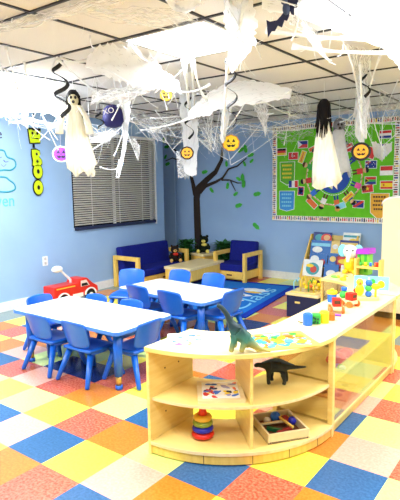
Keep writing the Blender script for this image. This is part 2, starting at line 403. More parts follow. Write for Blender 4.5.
for pts in ([(196, 195, .05), (193, 182, .035), (190, 170, .024), (187, 160, .016), (180, 153, .012), (172, 148, .010), (166, 143, .008)],
            [(187, 161, .016), (181, 161, .010), (173, 158, .008), (166, 161, .006)],
            [(200, 192, .045), (206, 186, .03), (216, 182, .022), (223, 178, .018), (229, 169, .014), (238, 166, .011), (247, 158, .007)],
            [(222, 180, .014), (230, 180, .011), (238, 183, .009), (242, 183, .006)],
            [(231, 181, .010), (234, 187, .007), (236, 191, .005)],
            [(190, 172, .012), (188, 162, .008)]):
    ribbon(pts, .0155).build('branch', TRUNK, tr)
def leaf(px, py, s, a, name='leaf', parent=tr):
    c = ony(px, py); b = MB(); pts = []
    n = 16
    for k in range(n):
        th = 2*PI*k/n; r = s*(1-.45*math.sin(th/2)**6*0)*(.62+.38*abs(math.cos(th)))
        x, y = r*math.cos(th), r*.75*math.sin(th)
        if k == 0: x *= 1.25
        pts.append((x*math.cos(a)-y*math.sin(a), x*math.sin(a)+y*math.cos(a)))
    b.prism(pts, 0, .004, 0, Matrix.Identity(4))
    if parent:
        bmesh.ops.transform(b.bm, matrix=back_frame(c.x, c.z, .013), verts=b.bm.verts[:])
        return b.build(name, LEAF, parent)
    bmesh.ops.transform(b.bm, matrix=back_frame(0, 0, 0) @ Matrix.Identity(4), verts=b.bm.verts[:])
    bmesh.ops.translate(b.bm, verts=b.bm.verts[:], vec=(0, -Y1, 0))
    return b.build(name, LEAF, None, loc=(c.x, Y1-.0005, c.z))
for q in ((164, 140, .05, 1.2), (167, 147, .05, 0), (162, 163, .05, 2), (168, 164, .05, .3), (166, 157, .04, 1), (205, 172, .055, .2), (212, 190, .05, -.8), (241, 150, .06, .4), (246, 149, .06, 1.8), (251, 155, .055, .2), (245, 164, .04, 2), (252, 161, .04, .7),
          (227, 164, .045, 1.7), (243, 178, .06, 1.6), (244, 184, .06, 1.5), (239, 179, .045, 2.6), (228, 186, .05, 1.4), (236, 194, .045, .6)): leaf(*q)
for q, lb in (((257, 194, .062, .2), 'green bird shaped leaf decal flying highest right of the tree'), ((238.5, 205.5, .062, .3), 'green bird shaped leaf decal nearest the tree trunk at mid height'), ((256, 226, .066, -.7), 'green bird shaped leaf decal lowest, above the blue armchair')):
    tag(leaf(*q, 'leaf_decal', None), lb, 'wall decal', 'loose leaf decals beside the tree')

# ------------------------------------------------------------------ bulletin board
BG = mat('board_green', (108, 200, 44), .75, .2, c2=(100, 193, 38), nscale=12)
A, Bq = ony(273, 220), ony(273, 127)
bx0, bx1, bz0, bz1 = A.x, -1.86, A.z, Bq.z
bcx, bcz = (bx0+bx1)/2, (bz0+bz1)/2; bw, bh = bx1-bx0, bz1-bz0
bd = thing('bulletin_board', 'green world flags bulletin board with children around a globe on back wall', 'bulletin board', (bcx, Y1-.0005, bcz))
FR = Matrix(((1, 0, 0, 0), (0, 0, -1, 0), (0, 1, 0, 0), (0, 0, 0, 1)))
def bl_xy(px, py): v = ony(px, py); return v.x-bcx, v.z-bcz
MB().prism([(-bw/2, -bh/2), (bw/2, -bh/2), (bw/2, bh/2), (-bw/2, bh/2)], 0, .02, 0, FR).build('panel', BG, bd)
rb = random.Random(5); b = MB(); e = .075
b.box((0, 0, 0), (.001, .001, .001))
for (x0, x1, y0, y1) in ((-bw/2, bw/2, bh/2-e, bh/2), (-bw/2, bw/2, -bh/2, -bh/2+e), (-bw/2, -bw/2+e, -bh/2+e, bh/2-e), (bw/2-e, bw/2, -bh/2+e, bh/2-e)):
    b.prism([(x0, y0), (x1, y0), (x1, y1), (x0, y1)], .02, .025, 0, FR)
    hz = (x1-x0) > (y1-y0); L = (x1-x0) if hz else (y1-y0); n = int(L/.03)
    for k in range(n):
        c = (k+.5)/n*L; m = rb.choice((1, 1, 2, 3, 4, 5)); wd = rb.uniform(.006, .011); h0 = rb.uniform(.012, .024)
        cx, cy = (x0+c, (y0+y1)/2) if hz else ((x0+x1)/2, y0+c)
        sx, sy = (wd, h0) if hz else (h0, wd)
        b.prism([(cx-sx, cy-sy), (cx+sx, cy-sy), (cx+sx, cy+sy), (cx-sx, cy+sy)], .025, .0265, m, FR)
        hx, hy = (cx, cy+.026) if hz else (cx-.024, cy)
        b.prism(ellipse(.009, .009, 8, hx, hy), .025, .0268, 1 if m != 1 else 6, FR)
b.build('border_strip', [PAPER, BROWN, RED, mat('deep_blue_print', (30, 60, 150), .6), YEL, NAVY, SKIN], bd)
DB = MATS['deep_blue_print']
def flag(px, py, bands, vert=False, w=.145, h=.095, rot=0, extra=None, name='flag'):
    x, y = bl_xy(px, py); Mx = FR @ Matrix.Translation((x, y, .02)) @ Matrix.Rotation(rot, 4, 'Z')
    b = MB(); ms = [PAPER]
    b.prism([(-w/2-.007, -h/2-.007), (w/2+.007, -h/2-.007), (w/2+.007, h/2+.007), (-w/2-.007, h/2+.007)], 0, .003, 0, Mx)
    n = len(bands)
    for i, m in enumerate(bands):
        ms.append(m)
        if vert: q = (-w/2+w*i/n, -w/2+w*(i+1)/n, -h/2, h/2)
        else: q = (-w/2, w/2, h/2-h*(i+1)/n, h/2-h*i/n)
        b.prism([(q[0], q[2]), (q[1], q[2]), (q[1], q[3]), (q[0], q[3])], .003, .0045, i+1, Mx)
    for j, (pts, m) in enumerate(extra or []):
        ms.append(m); b.prism([(p[0]*w, p[1]*h) for p in pts], .0045, .006, len(ms)-1, Mx)
    return b.build(name, ms, bd)
star = lambda cx, cy, r, asp=.66: [(cx+asp*r*(1 if k % 2 == 0 else .42)*math.sin(PI*k/5), cy+r*(1 if k % 2 == 0 else .42)*math.cos(PI*k/5)) for k in range(10)]
UJ = [([(-.5, .05), (-.42, 0), (0, .45), (-.08, .5)], PAPER), ([(-.5, .2), (0, .2), (0, .32), (-.5, .32)], RED), ([(-.3, 0), (-.2, 0), (-.2, .5), (-.3, .5)], RED)]
flag(282.5, 152, [BLACK, RED, YEL]); flag(294, 156, [RED], extra=[(ellipse(.13, .2, 14, -.06, 0), PAPER), (ellipse(.1, .16, 14, -.02, 0), RED), (star(.14, 0, .13), PAPER)])
flag(303.5, 144.5, [DB, RED], extra=[([(-.5, -.5), (-.05, 0), (-.5, .5)], PAPER), (ellipse(.06, .09, 10, -.35, 0), YEL)])
flag(294, 184, [DB, PAPER, RED], True); flag(386, 134.5, [RED, PAPER, DB]); flag(371.5, 164.5, [DB], extra=UJ+[(star(-.25, -.28, .14), PAPER), (star(.25, .25, .09), PAPER), (star(.25, -.3, .09), PAPER), (star(.12, 0, .08), PAPER), (star(.36, .05, .08), PAPER)])
flag(387, 170.5, [RED, PAPER], w=.155, h=.11)
flag(371, 180.5, [RED, GRN, DB], extra=[([(-.5, -.42), (-.12, 0), (-.5, .42)], YEL), ([(-.5, -.32), (-.2, 0), (-.5, .32)], BLACK)])
flag(387, 185, [RED, YEL, YEL, RED], w=.155, h=.1, extra=[(ellipse(.07, .14, 10, -.22, 0), RED)])
flag(368, 188.7, [RED], rot=.12, extra=[(star(0, 0, .32), YEL)])
flag(359, 204, [DB, DB], extra=[([(-.5, -.5), (-.3, -.5), (.5, .3), (.5, .5), (.3, .5), (-.5, -.3)], RED), (ellipse(.1, .15, 10, -.27, .22), YEL)], rot=-.03)
flag(385, 148, [DB], extra=[([(-.5, -.1), (.5, -.1), (.5, .1), (-.5, .1)], RED), ([(-.07, -.5), (.07, -.5), (.07, .5), (-.07, .5)], RED)])
flag(301.5, 191, [RED], rot=1.5, w=.12, h=.09, extra=[([(-.4, -.4), (.4, -.4), (.4, .4), (-.4, .4)], DB), ([(-.1, -.4), (.1, -.4), (.1, .4), (-.1, .4)], RED), ([(-.4, -.1), (.4, -.1), (.4, .1), (-.4, .1)], PAPER)])
flag(303, 157, [YEL], rot=1.2, w=.17, h=.07, extra=[([(-.4, -.2), (.4, -.1), (.4, .2), (-.4, .1)], ORANGE)]); flag(312.5, 203, [ORANGE], rot=-.75, w=.17, h=.075)
flag(349, 197, [YEL], rot=.75, w=.16, h=.065, extra=[([(-.4, -.15), (.4, -.15), (.4, .15), (-.4, .15)], ORANGE)]); flag(341, 206, [LBLU], rot=.35, w=.14, h=.075)
flag(372, 153, [RED], rot=1.2, w=.14, h=.1); flag(349, 148, [RED], rot=.4, w=.14, h=.09, extra=[([(-.4, -.1), (.4, -.1), (.4, .1), (-.4, .1)], PAPER)])
flag(313, 149, [ORANGE], rot=.4, w=.1, h=.05); flag(329, 141, [YEL], rot=.1, w=.13, h=.07)
# banners with lines of print
def banner(px, py, m, mt, w, h, drop, name='banner'):
    x, y = bl_xy(px, py); Mx = FR @ Matrix.Translation((x, y, .02)); b = MB()
    pts = [(-w/2, h/2), (w/2, h/2), (w/2*.95, -h/2), (w*.25, -h/2-drop*.5), (0, -h/2-drop), (-w*.25, -h/2-drop*.5), (-w/2*.95, -h/2)][::-1]
    b.prism([(p[0]*1.07, p[1]*1.05) for p in pts], 0, .002, 2, Mx); b.prism(pts, .002, .004, 0, Mx)
    for i in range(4):
        yy = h/2-h*(i+.8)/4.6; ll = w*(.36-.05*(i % 2))
        for k in range(5):
            x0 = -ll+2*ll*k/5; b.prism([(x0, yy-h*.05), (x0+ll*.3, yy-h*.05), (x0+ll*.3, yy+h*.05), (x0, yy+h*.05)], .004, .005, 1, Mx)
    return b.build(name, [m, mt, PAPER], bd)
banner(288, 171.5, mat('leaf_banner', (96, 180, 50), .7), YEL, .23, .27, .06)
banner(287.5, 200, mat('blue_banner', (60, 150, 220), .7), LBLU, .24, .26, .03)
banner(380, 203, mat('gold_banner', (240, 180, 60), .7), BROWN, .24, .25, .1)
# globe and the ring of children
gx, gy = bl_xy(334, 176); Mg = FR @ Matrix.Translation((gx, gy, .02)); GR = .24
b = MB(); b.prism(ellipse(GR, GR, 40), 0, .003, 0, Mg)
for pts in ([(-.16, .12), (-.05, .17), (0, .1), (-.06, .02), (-.1, -.05), (-.18, 0)], [(.02, .16), (.12, .15), (.17, .06), (.1, -.02), (.08, -.12), (.02, -.06), (.03, .04)], [(-.05, -.1), (.0, -.09), (-.02, -.19), (-.08, -.15)]):
    b.prism(pts, .003, .004, 1, Mg)
b.build('globe', [mat('globe_blue', (28, 80, 180), .6), mat('globe_land', (120, 190, 70), .6)], bd)
shirts = (RED, DB, YEL, ORANGE, PUR, GRN, RED, BLU, PAPER, ORANGE, DB, PINK)
hairs = (BLACK, BROWN, BLACK, mat('blond', (214, 168, 70), .7), BLACK, BROWN)
for k in range(12):
    a = 2*PI*k/12+.15; Mk = Mg @ Matrix.Rotation(a-PI/2, 4, 'Z') @ Matrix.Translation((0, GR+.035, 0)); b = MB()
    b.prism([(-.012, 0), (-.035, 0), (-.03, .07), (-.005, .07)], 0, .003, 2, Mk); b.prism([(.012, 0), (.035, 0), (.03, .07), (.005, .07)], 0, .003, 2, Mk)
    b.prism([(-.04, .06), (.04, .06), (.035, .14), (-.035, .14)], 0, .004, 1, Mk)
    b.prism([(-.03, .125), (-.03, .14), (-.12, .12), (-.12, .105)], 0, .003, 0, Mk); b.prism([(.03, .14), (.03, .125), (.12, .105), (.12, .12)], 0, .003, 0, Mk)
    b.prism(ellipse(.036, .036, 14, 0, .18), 0, .0045, 0, Mk)
    b.prism([(.04*math.cos(PI*q/8), .185+.04*math.sin(PI*q/8)) for q in range(9)], .0045, .006, 3, Mk)
    b.build('printed_child', [SKIN, shirts[k], DB if k % 2 else BROWN, hairs[k % 6]], bd)
b = MB()
b.prism(ellipse(GR+.165, GR+.165, 48), 0, .001, 0, Mg)
rng = [(r*math.cos(2*PI*k/48), r*math.sin(2*PI*k/48)) for r in (1,) for k in range(48)]
b.bm.clear()
for k in range(48):
    a0, a1 = 2*PI*k/48, 2*PI*(k+.7)/48
    for R0 in (GR+.15, GR+.02):
        b.prism([(R0*math.cos(a0), R0*math.sin(a0)), ((R0+.009)*math.cos(a0), (R0+.009)*math.sin(a0)), ((R0+.009)*math.cos(a1), (R0+.009)*math.sin(a1)), (R0*math.cos(a1), R0*math.sin(a1))], 0, .002, 0, Mg)
b.build('ring_print', PAPER, bd)

# ------------------------------------------------------------------ furniture: tables and chairs
TH = .455
def make_table(name, label, c, L, W, rz):
    t_ = thing(name, label, 'table', (*c, 0), rz, 'white topped blue legged tables')
    b = MB(); b.prism(rrect(L, W, .05), TH-.028, TH-.003, 1); b.prism(rrect(L-.012, W-.012, .045), TH-.003, TH, 0)
    b.build('tabletop', [WTOP, mat('table_edge_blue', (70, 130, 226), .35)], t_, bevel=.002)
    for sx in (-1, 1):
        for sy in (-1, 1):
            x, y = sx*(L/2-.1), sy*(W/2-.1)
            g = MB().tube([(x, y, .0), (x, y, .03), (x, y, .031), (x, y, .10), (x, y, .101), (x, y, TH-.028)], [.027, .027, .02, .02, .03, .034], 16).build('leg', BLUEP, t_)
            MB().cyl((x, y, .032), (x, y, .1), .0215, .0215).build('ferrule', BRASS, g)
    return t_
make_table('activity_table', 'white topped table with blue legs nearest the camera', (-3.07, 2.645), 1.23, .61, 0)
make_table('activity_table', 'white topped table with blue legs farther back, near the sofa', (-3.01, 3.70), 1.12, .60, math.radians(-5))

def make_chair(loc, rz, label):
    t_ = thing('child_chair', label, 'chair', (*loc, 0), rz, 'blue plastic chairs around the tables')
    # faces +y; back at -y. seat shell
    SW, SD, SZ = .30, .28, .265
    P = []
    for i in range(9):
        u = i/8; row = []
        for j in range(9):
            v = j/8*2-1
            y = -SD/2+SD*u
            w_ = (SW/2)*(1-.10*abs(u-.5)*2*.6)
            z = SZ-.014*math.cos(v*PI/2)*math.sin(u*PI)-.03*max(0, u-.8)*5*.4
            row.append((v*w_, y, z))
        P.append(row)
    b = MB(); b.grid(P)
    o = b.build('seat', BLUEP, t_); s_ = o.modifiers.new('solid', 'SOLIDIFY'); s_.thickness = .02; s_.offset = -1
    # backrest: curved panel leaning back
    P = []
    for i in range(12):
        u = i/11; row = []
        for j in range(13):
            v = j/12*2-1
            w_ = .142*(1-.10*(1-u))
            z = SZ+.005+.21*u
            xx = v*w_
            # round the top and bottom corners
            if u > .75: xx *= 1-.13*((u-.75)/.25)**3
            if u < .25: xx *= 1-.20*((.25-u)/.25)**2
            y = -SD/2+.005-.045*u-.012*u*u+.03*v*v
            row.append((xx, y, z-.012*v*v*u))
        P.append(row)
    b = MB(); b.grid(P)
    o = b.build('backrest', BLUEP, t_); s_ = o.modifiers.new('solid', 'SOLIDIFY'); s_.thickness = .018; s_.offset = 0
    b2 = o.modifiers.new('sub', 'SUBSURF'); b2.levels = 1; b2.render_levels = 1
    for sx in (-1, 1):
        for sy in (-1, 1):
            top = (sx*.115, sy*.10, SZ-.03); ft = (sx*.165, sy*.17 if sy > 0 else -.19, .005)
            MB().tube([ft, (ft[0], ft[1], .012), top], [.016, .018, .027], 12, flat=.8).build('leg', BLUEP, t_)
        MB().tube([(sx*.12, -.11, SZ-.03), (sx*.125, .11, SZ-.03)], .018, 10).build('side_rail', BLUEP, t_)
    return t_
c0 = make_chair((-3.31, 2.475), 0, 'blue plastic chair at the near long side of nearest table, closer to left wall')
def ch(x, y, deg, lb, k=1):
    o = copy_thing(c0, (x, y, 0), math.radians(deg), lb); o.scale = (k, k, k); return o
ch(-2.90, 2.49, 0, 'blue plastic chair at the near long side of nearest table, right of the other')
ch(-2.61, 2.67, 90, 'blue plastic chair at right end of nearest table, by the wooden curved shelf')
ch(-3.43, 2.88, 180, 'blue plastic chair at far long side of nearest table, left one')
ch(-3.01, 2.90, 180, 'blue plastic chair at far long side of nearest table, right one')
ch(-3.70, 2.74, -90, 'blue plastic chair at left end of nearest table, facing the room')
ch(-3.27, 3.58, -5, 'blue plastic chair at near side of the farther table, left one, back turned', 1.1)
ch(-2.84, 3.54, -5, 'blue plastic chair at near side of the farther table, right one, back turned', 1.1)
ch(-2.57, 3.74, 85, 'blue plastic chair at right end of the farther table, next to the rug', 1.1)
ch(-3.86, 3.86, 205, 'light struck blue chair at left end of the farther table, by the sofa', 1.1)
ch(-3.44, 4.08, 178, 'blue plastic chair at far side of the farther table, left one, before the coffee table', 1.1)
ch(-3.01, 4.10, 176, 'blue plastic chair at far side of the farther table, right one, nearest the rug', 1.1)

# ------------------------------------------------------------------ sofa, armchair, small tables
def arm_frame(b, L, H, w=.06, t_=.045, M=None):
    # open rectangular wooden arm in local x (length) / z
    b.box((0, 0, H-w/2), (L, t_, w), M=M, bev=.006); b.box((-L/2+w/2, 0, (H-w)/2), (w, t_, H-w), M=M, bev=.004); b.box((L/2-w/2, 0, (H-w)/2), (w, t_, H-w), M=M, bev=.004)
def make_sofa(name, label, loc, rz, L, D, H):
    # width along local x = L, seat faces -y
    s = thing(name, label, 'sofa' if L > .8 else 'armchair', (*loc, 0), rz)
    for sx in (-1, 1):
        b = MB(); Mx = Matrix.Translation((sx*(L/2-.0225), 0, 0)) @ Matrix.Rotation(PI/2, 4, 'Z')
        arm_frame(b, D, H, M=Mx); b.build('arm_frame', WOODE, s)
    MB().box((0, 0, .10), (L-.09, D-.06, .12), bev=.004).build('seat_base', WOODE, s)
    d = MB().box((0, -D/2+.022, .10), (L-.12, .016, .085), bev=.003).build('drawer_front', WOODE, s)
    MB().box((0, -D/2+.012, .105), (.09, .008, .022)).build('pull_slot', BROWN, d)
    MB().box((0, -.03, .215), (L-.10, D-.08, .11), bev=.022).build('seat_cushion', NAVYF, s)
    MB().box((0, D/2-.09, .385), (L-.10, .12, .38), bev=.025, rot=Euler((math.radians(-8), 0, 0))).build('back_cushion', NAVYF, s)
    return s
make_sofa('sofa', 'royal blue two seat sofa with maple frame against left wall under window', (-5.05, 5.60), math.radians(90), 1.14, .50, .455)
make_sofa('armchair', 'royal blue armchair with maple arms against back wall beside the tree', (-4.08, 6.46), 0, .56, .52, .44)
# coffee table
def coffee(name, label, loc, rz, L, W, H):
    t_ = thing(name, label, 'table', (*loc, 0), rz)
    MB().box((0, 0, H-.02), (W, L, .04), bev=.006).build('tabletop', WOODT, t_)
    for sx in (-1, 1): MB().box((sx*(W/2-.025), 0, (H-.04)*.72), (.03, L-.06, (H-.04)*.56), bev=.003).build('side_panel', WOODE, t_)
    for sy in (-1, 1): MB().box((0, sy*(L/2-.02), (H-.04)/2), (W-.04, .03, H-.04), bev=.003).build('end_panel', WOODE, t_)
    return t_
coffee('coffee_table', 'low maple coffee table in front of sofa, behind the blue chairs', (-4.45, 5.86), math.radians(3), .90, .46, .30)
coffee('corner_table', 'small maple corner table under the tree holding a stuffed toy', (-4.76, 6.52), math.radians(-10), .34, .32, .36)

# plants in the corner
PLANT = mat('foliage_dark', (44, 120, 44), .6, c2=(30, 88, 36), nscale=20)
def plant(loc, h, r, n, label, seed):
    t_ = thing('potted_plant', label, 'plant', loc); rr_ = random.Random(seed); b = MB()
    for k in range(n):
        a = rr_.uniform(0, 2*PI); tl = rr_.uniform(.25, 1)*r; hz = rr_.uniform(.3, 1)*h
        c = Vector((math.cos(a)*tl, math.sin(a)*tl, hz)); d = Vector((math.cos(a), math.sin(a), rr_.uniform(-.3, .6))).normalized()
        sd = d.cross(Vector((0, 0, 1))).normalized(); L = rr_.uniform(.05, .09)
        v = [b.bm.verts.new(c+q) for q in (-d*L, sd*L*.45-Vector((0, 0, .006)), d*L, -sd*L*.45-Vector((0, 0, .006)))]
        b.bm.faces.new((v[0], v[1], v[2])); b.bm.faces.new((v[0], v[2], v[3]))
    o = b.build('foliage', PLANT, t_, recalc=False)
    b = MB()
    for k in range(7):
        a = 2*PI*k/7; b.tube([(0, 0, .08), (math.cos(a)*r*.4, math.sin(a)*r*.4, h*.55), (math.cos(a)*r*.7, math.sin(a)*r*.7, h*.8)], [.006, .005, .003], 6)
    b.build('stem', PLANT, t_)
    MB().lathe([(.06, 0), (.085, .1), (.09, .12), (.08, .12), (.07, .1)]).build('pot', BROWN, t_)
    return t_
plant((-5.02, 6.40, 0), .56, .12, 420, 'leafy green potted plant between sofa and corner table', 1)
plant((-4.50, 6.70, 0), .54, .12, 420, 'leafy green potted plant between corner table and armchair', 2)

# stuffed toys
def teddy(name, label, loc, rz, s, cb, cm, cacc):
    t_ = thing(name, label, 'stuffed toy', loc, rz); k = s
    b = MB(); b.sph((0, 0, .32*k), (.26*k, .22*k, .32*k)); b.sph((0, -.02*k, .78*k), (.27*k, .24*k, .25*k))
    for sx in (-1, 1):
        b.sph((sx*.19*k, 0, 1.0*k), (.09*k, .06*k, .09*k)); b.tube([(sx*.2*k, -.03*k, .5*k), (sx*.33*k, -.14*k, .38*k), (sx*.34*k, -.25*k, .26*k)], [.10*k, .09*k, .08*k], 10)
        b.tube([(sx*.15*k, -.08*k, .14*k), (sx*.24*k, -.26*k, .12*k), (sx*.28*k, -.40*k, .12*k)], [.13*k, .12*k, .09*k], 10)
    b.build('body', cb, t_)
    MB().sph((0, -.22*k, .72*k), (.13*k, .1*k, .10*k)).build('muzzle', cm, t_)
    MB().sph((0, -.31*k, .75*k), (.04*k, .03*k, .03*k)).build('nose', BLACK, t_)
    for sx in (-1, 1):
        MB().sph((sx*.1*k, -.225*k, .86*k), .028*k).build('eye', BLACK, t_)
        MB().sph((sx*.29*k, -.42*k, .12*k), (.11*k, .08*k, .12*k)).build('foot', cm, t_)
    MB().sph((.03*k, -.14*k, .5*k), (.18*k, .12*k, .1*k)).build('scarf', cacc, t_)
    return t_
TAN = mat('tan_plush', (214, 170, 100), .95, .1); DPL = mat('dark_plush', (40, 32, 26), .95, .1, nscale=60)
teddy('stuffed_bear', 'dark brown teddy bear with tan muzzle sitting at far end of blue sofa', (-4.93, 5.98, .27), math.radians(50), .24, DPL, TAN, RED)
teddy('stuffed_animal', 'dark stuffed toy with pale yellow face and feet on the corner table', (-4.76, 6.52, .36), math.radians(25), .26, mat('black_green_plush', (24, 34, 22), .95, .1), mat('yellow_plush', (232, 216, 110), .9, .1), mat('yellow_plush', (0, 0, 0)))

# ------------------------------------------------------------------ rug
RUGB = mat('rug_blue', (34, 116, 206), .95, .1, c2=(28, 104, 192), nscale=120); RUGD = mat('rug_border', (24, 56, 170), .95, .1)
RUGW = mat('rug_print_white', (226, 234, 240), .95, .1); RUGY = mat('rug_print_gold', (232, 190, 80), .95, .1); RUGL = mat('rug_print_light', (130, 200, 236), .95, .1)
ra = math.radians(8); rw, rl = 1.5, 1.86
rc = Vector((-2.80, 4.56, 0)); ux = Vector((-math.cos(ra), math.sin(ra)*-1, 0)); ux = Vector((-math.cos(ra), -math.sin(ra), 0))
rug = thing('area_rug', 'blue printed classroom rug with dark blue border in front of armchair', 'rug', (0, 0, 0))
RM = Matrix.Translation((-2.80, 4.58, 0)) @ Matrix.Rotation(ra, 4, 'Z')    # local: x from -rw..0, y 0..rl
MB().prism([(-rw, 0), (0, 0), (0, rl), (-rw, rl)], .001, .012, 0, RM).build('border', RUGD, rug)
MB().prism([(-rw+.09, .09), (-.09, .09), (-.09, rl-.09), (-rw+.09, rl-.09)], .012, .014, 0, RM).build('field', RUGB, rug)
b = MB(); rg = random.Random(9)
def blob(cx, cy, rx, ry, mi, z, n=18, a0=0):
    pts = [(cx+rx*math.cos(a0+2*PI*k/n)*rg.uniform(.8, 1.15), cy+ry*math.sin(a0+2*PI*k/n)*rg.uniform(.8, 1.15)) for k in range(n)]
    b.prism(pts, z, z+.001, mi, RM)
for (cx, cy, rx, ry) in ((-.62, 1.0, .3, .09), (-.55, .72, .2, .07), (-.45, 1.35, .2, .10), (-.8, 1.2, .2, .08), (-.85, .6, .2, .1), (-.9, .85, .12, .06)): blob(cx, cy, rx, ry, 0, .014)
for (cx, cy, rx, ry) in ((-.62, 1.02, .16, .06), (-.42, 1.2, .12, .05), (-.8, 1.0, .12, .04)): blob(cx, cy, rx, ry, 1, .015)
for (cx, cy, rx, ry) in ((-.5, .98, .07, .04), (-.68, 1.3, .08, .04), (-.6, .72, .1, .03)): blob(cx, cy, rx, ry, 2, .016)
b.build('printed_picture', [RUGW, RUGY, BROWN], rug)
o = text('rug_lettering', 'Class', .32, .001, RUGL, rug, M=RM @ Matrix.Translation((-.27, .86, .0145)) @ Matrix.Rotation(math.radians(90), 4, 'Z'), squash=1.9, shear=.2)

# ------------------------------------------------------------------ curved corner shelves
CX, RO, RI, HT = -1.79, .75, .365, .605
def curved_shelf(label, cy, b0, group=None):
    def arc(r, a0, a1, n): return [(r*math.cos(a0+(a1-a0)*k/n), r*math.sin(a0+(a1-a0)*k/n)) for k in range(n+1)]
    def sector(r0, r1, n=28): return arc(r1, -PI/2, 0, n)+arc(r0, 0, -PI/2, n)
    cs = thing('curved_shelf', label, 'shelf unit', (CX, cy, 0), b0)
    MB().prism(sector(RI-.01, RO+.012), HT-.025, HT, 0, None, 1).build('top_board', [WOODT, WOOD], cs, bevel=.003)
    MB().prism(sector(RI, RO-.02), .30, .318, 0, None, 1).build('middle_board', [WOOD, WOODT], cs, bevel=.002)
    MB().prism(sector(RI, RO), .055, .075, 0, None, 1).build('bottom_board', [WOOD, WOODT], cs, bevel=.002)
    k_ = MB().prism(sector(RO-.03, RO-.008), .006, .055).build('plinth', WOODE, cs)
    for a in (-PI*.36, -PI*.25, -PI*.16, -PI*.07): MB().box(((RO-.0075)*math.cos(a), (RO-.0075)*math.sin(a), .03), (.002, .003, .046), rz=a).build('seam', BROWN, k_)
    MB().prism(sector(RO-.05, RO-.02), 0, .006).build('foot_strip', BLACK, cs)
    hz = HT-.025
    # wooden end panel, and a clear end panel between two wooden uprights where the long shelf joins
    e_ = MB().box((.010, -(RO+RI)/2, hz/2), (RO-RI, .02, hz), rz=-PI/2, bev=.003).build('end_panel', WOOD, cs)
    for z in (.2, .45):
        for y in (.5, .62): MB().cyl((.0201, -y, z), (.0215, -y, z), .005, n=8).build('screw', BROWN, e_)
    MB().box((RO-.016, -.010, hz/2), (.03, .02, hz), bev=.003).build('upright', WOOD, cs)
    MB().box((RI+.016, -.010, hz/2), (.03, .02, hz), bev=.003).build('upright', WOOD, cs)
    MB().box(((RO+RI)/2, -.010, (hz+.075)/2), (RO-RI-.06, .005, hz-.075)).build('clear_end_panel', ACR, cs)
    a = -PI/4; r1 = RO-.027; m_ = (RI+r1)/2
    for z, h in ((.1875, .225), (.449, .262)): MB().box((m_*math.cos(a), m_*math.sin(a), z), (r1-RI, .016, h), rz=a, bev=.002).build('divider_panel', WOOD, cs)
    MB().prism(sector(RI-.004, RI, n=20), .075, .58).build('clear_back', ACR, cs)
    return cs
curved_shelf('maple curved corner shelf with dinosaurs on it, nearest the camera', 2.66, 0)
FC = 3.845
fs_ = curved_shelf('maple curved corner shelf at far end of long shelf, crowded with bright toys', FC, PI/2)

# ------------------------------------------------------------------ long shelf + far corner
BX0, BX1, BY0, BY1 = -1.425, -1.045, 2.665, 3.84
def long_shelf(name, label, L, D, M, face_clear=True):
    # local x 0..L along, y 0 (front) .. D (back)
    s = thing(name, label, 'shelf unit', (0, 0, 0))
    H = HT-.003
    def bx(nm, x0, x1, y0, y1, z0, z1, m, bev=.003):
        b = MB(); b.box(((x0+x1)/2, (y0+y1)/2, (z0+z1)/2), (x1-x0, y1-y0, z1-z0), M=M, bev=bev); return b.build(nm, m, s)
    bx('top_board', 0, L, -.008, D, H-.025, H, WOODT)
    for x0 in (0, L-.02):
        bx('upright', x0, x0+.02, 0, .03, 0, H-.025, WOOD); bx('upright', x0, x0+.02, D-.03, D, 0, H-.025, WOOD)
        bx('clear_end_panel', x0+.008, x0+.012, .03, D-.03, .075, H-.025, ACR, 0)
    bx('bottom_board', .02, L-.02, .0, D, .055, .075, WOOD); bx('middle_board', .02, L-.02, .01, D-.005, .30, .318, WOOD)
    bx('plinth', .02, L-.02, .012, .03, .004, .055, WOODE)
    bx('divider_panel', L*.5-.004, L*.5+.004, .02, D-.01, .075, .30, ACR, 0); bx('divider_panel', L*.5-.004, L*.5+.004, .02, D-.01, .318, H-.025, ACR, 0)
    bx('clear_back', .02, L-.02, D-.005, D-.001, .075, H-.025, ACR, 0); bx('clear_front', .02, L-.02, .004, .008, .075, H-.025, ACR, 0)
    return s
MBf = Matrix.Translation((BX1, BY0, 0)) @ Matrix.Rotation(PI/2, 4, 'Z')   # x along +y, y -> -x
long_shelf('long_shelf', 'long straight maple shelf with clear back running behind the curved shelf', BY1-BY0, BX1-BX0, MBf)
# ------------------------------------------------------------------ tall cream cabinet at right
cabm = mat('cream_panel', (250, 236, 196), .5, .3, c2=(247, 232, 190), nscale=3)
cb = thing('tall_cabinet', 'tall cream cabinet with rounded top corner at right edge of photo', 'cabinet', (0, 0, 0))
cbx0, cbx1, ch_ = -1.625, -.4, 1.29
pts = [(cbx0, .07)]+[(cbx1, .07), (cbx1, ch_)]+[(cbx0+.13-.13*math.sin(a), ch_-.07+.07*math.cos(a)) for a in [PI/2*k/8 for k in range(9)]]
MB().prism(pts, 0, .5, 0, Matrix.Translation((0, 5.9, 0)) @ FR).build('body', cabm, cb, bevel=.004)
b = MB(); q = [(cbx0-.008+.14-.14*math.sin(a), ch_-.07+.078*math.cos(a)) for a in [PI/2*k/8 for k in range(9)]]
b.prism([(cbx1, ch_+.008)]+q+[(p[0]+.001, p[1]-.02) for p in q[::-1]]+[(cbx1, ch_-.012)], 0, .52, 0, Matrix.Translation((0, 5.91, 0)) @ FR)
b.build('top_trim', WHITE, cb)
MB().box(((cbx0+cbx1)/2+.01, 5.655, .035), (cbx1-cbx0-.04, .46, .07)).build('toe_kick', BLACK, cb)

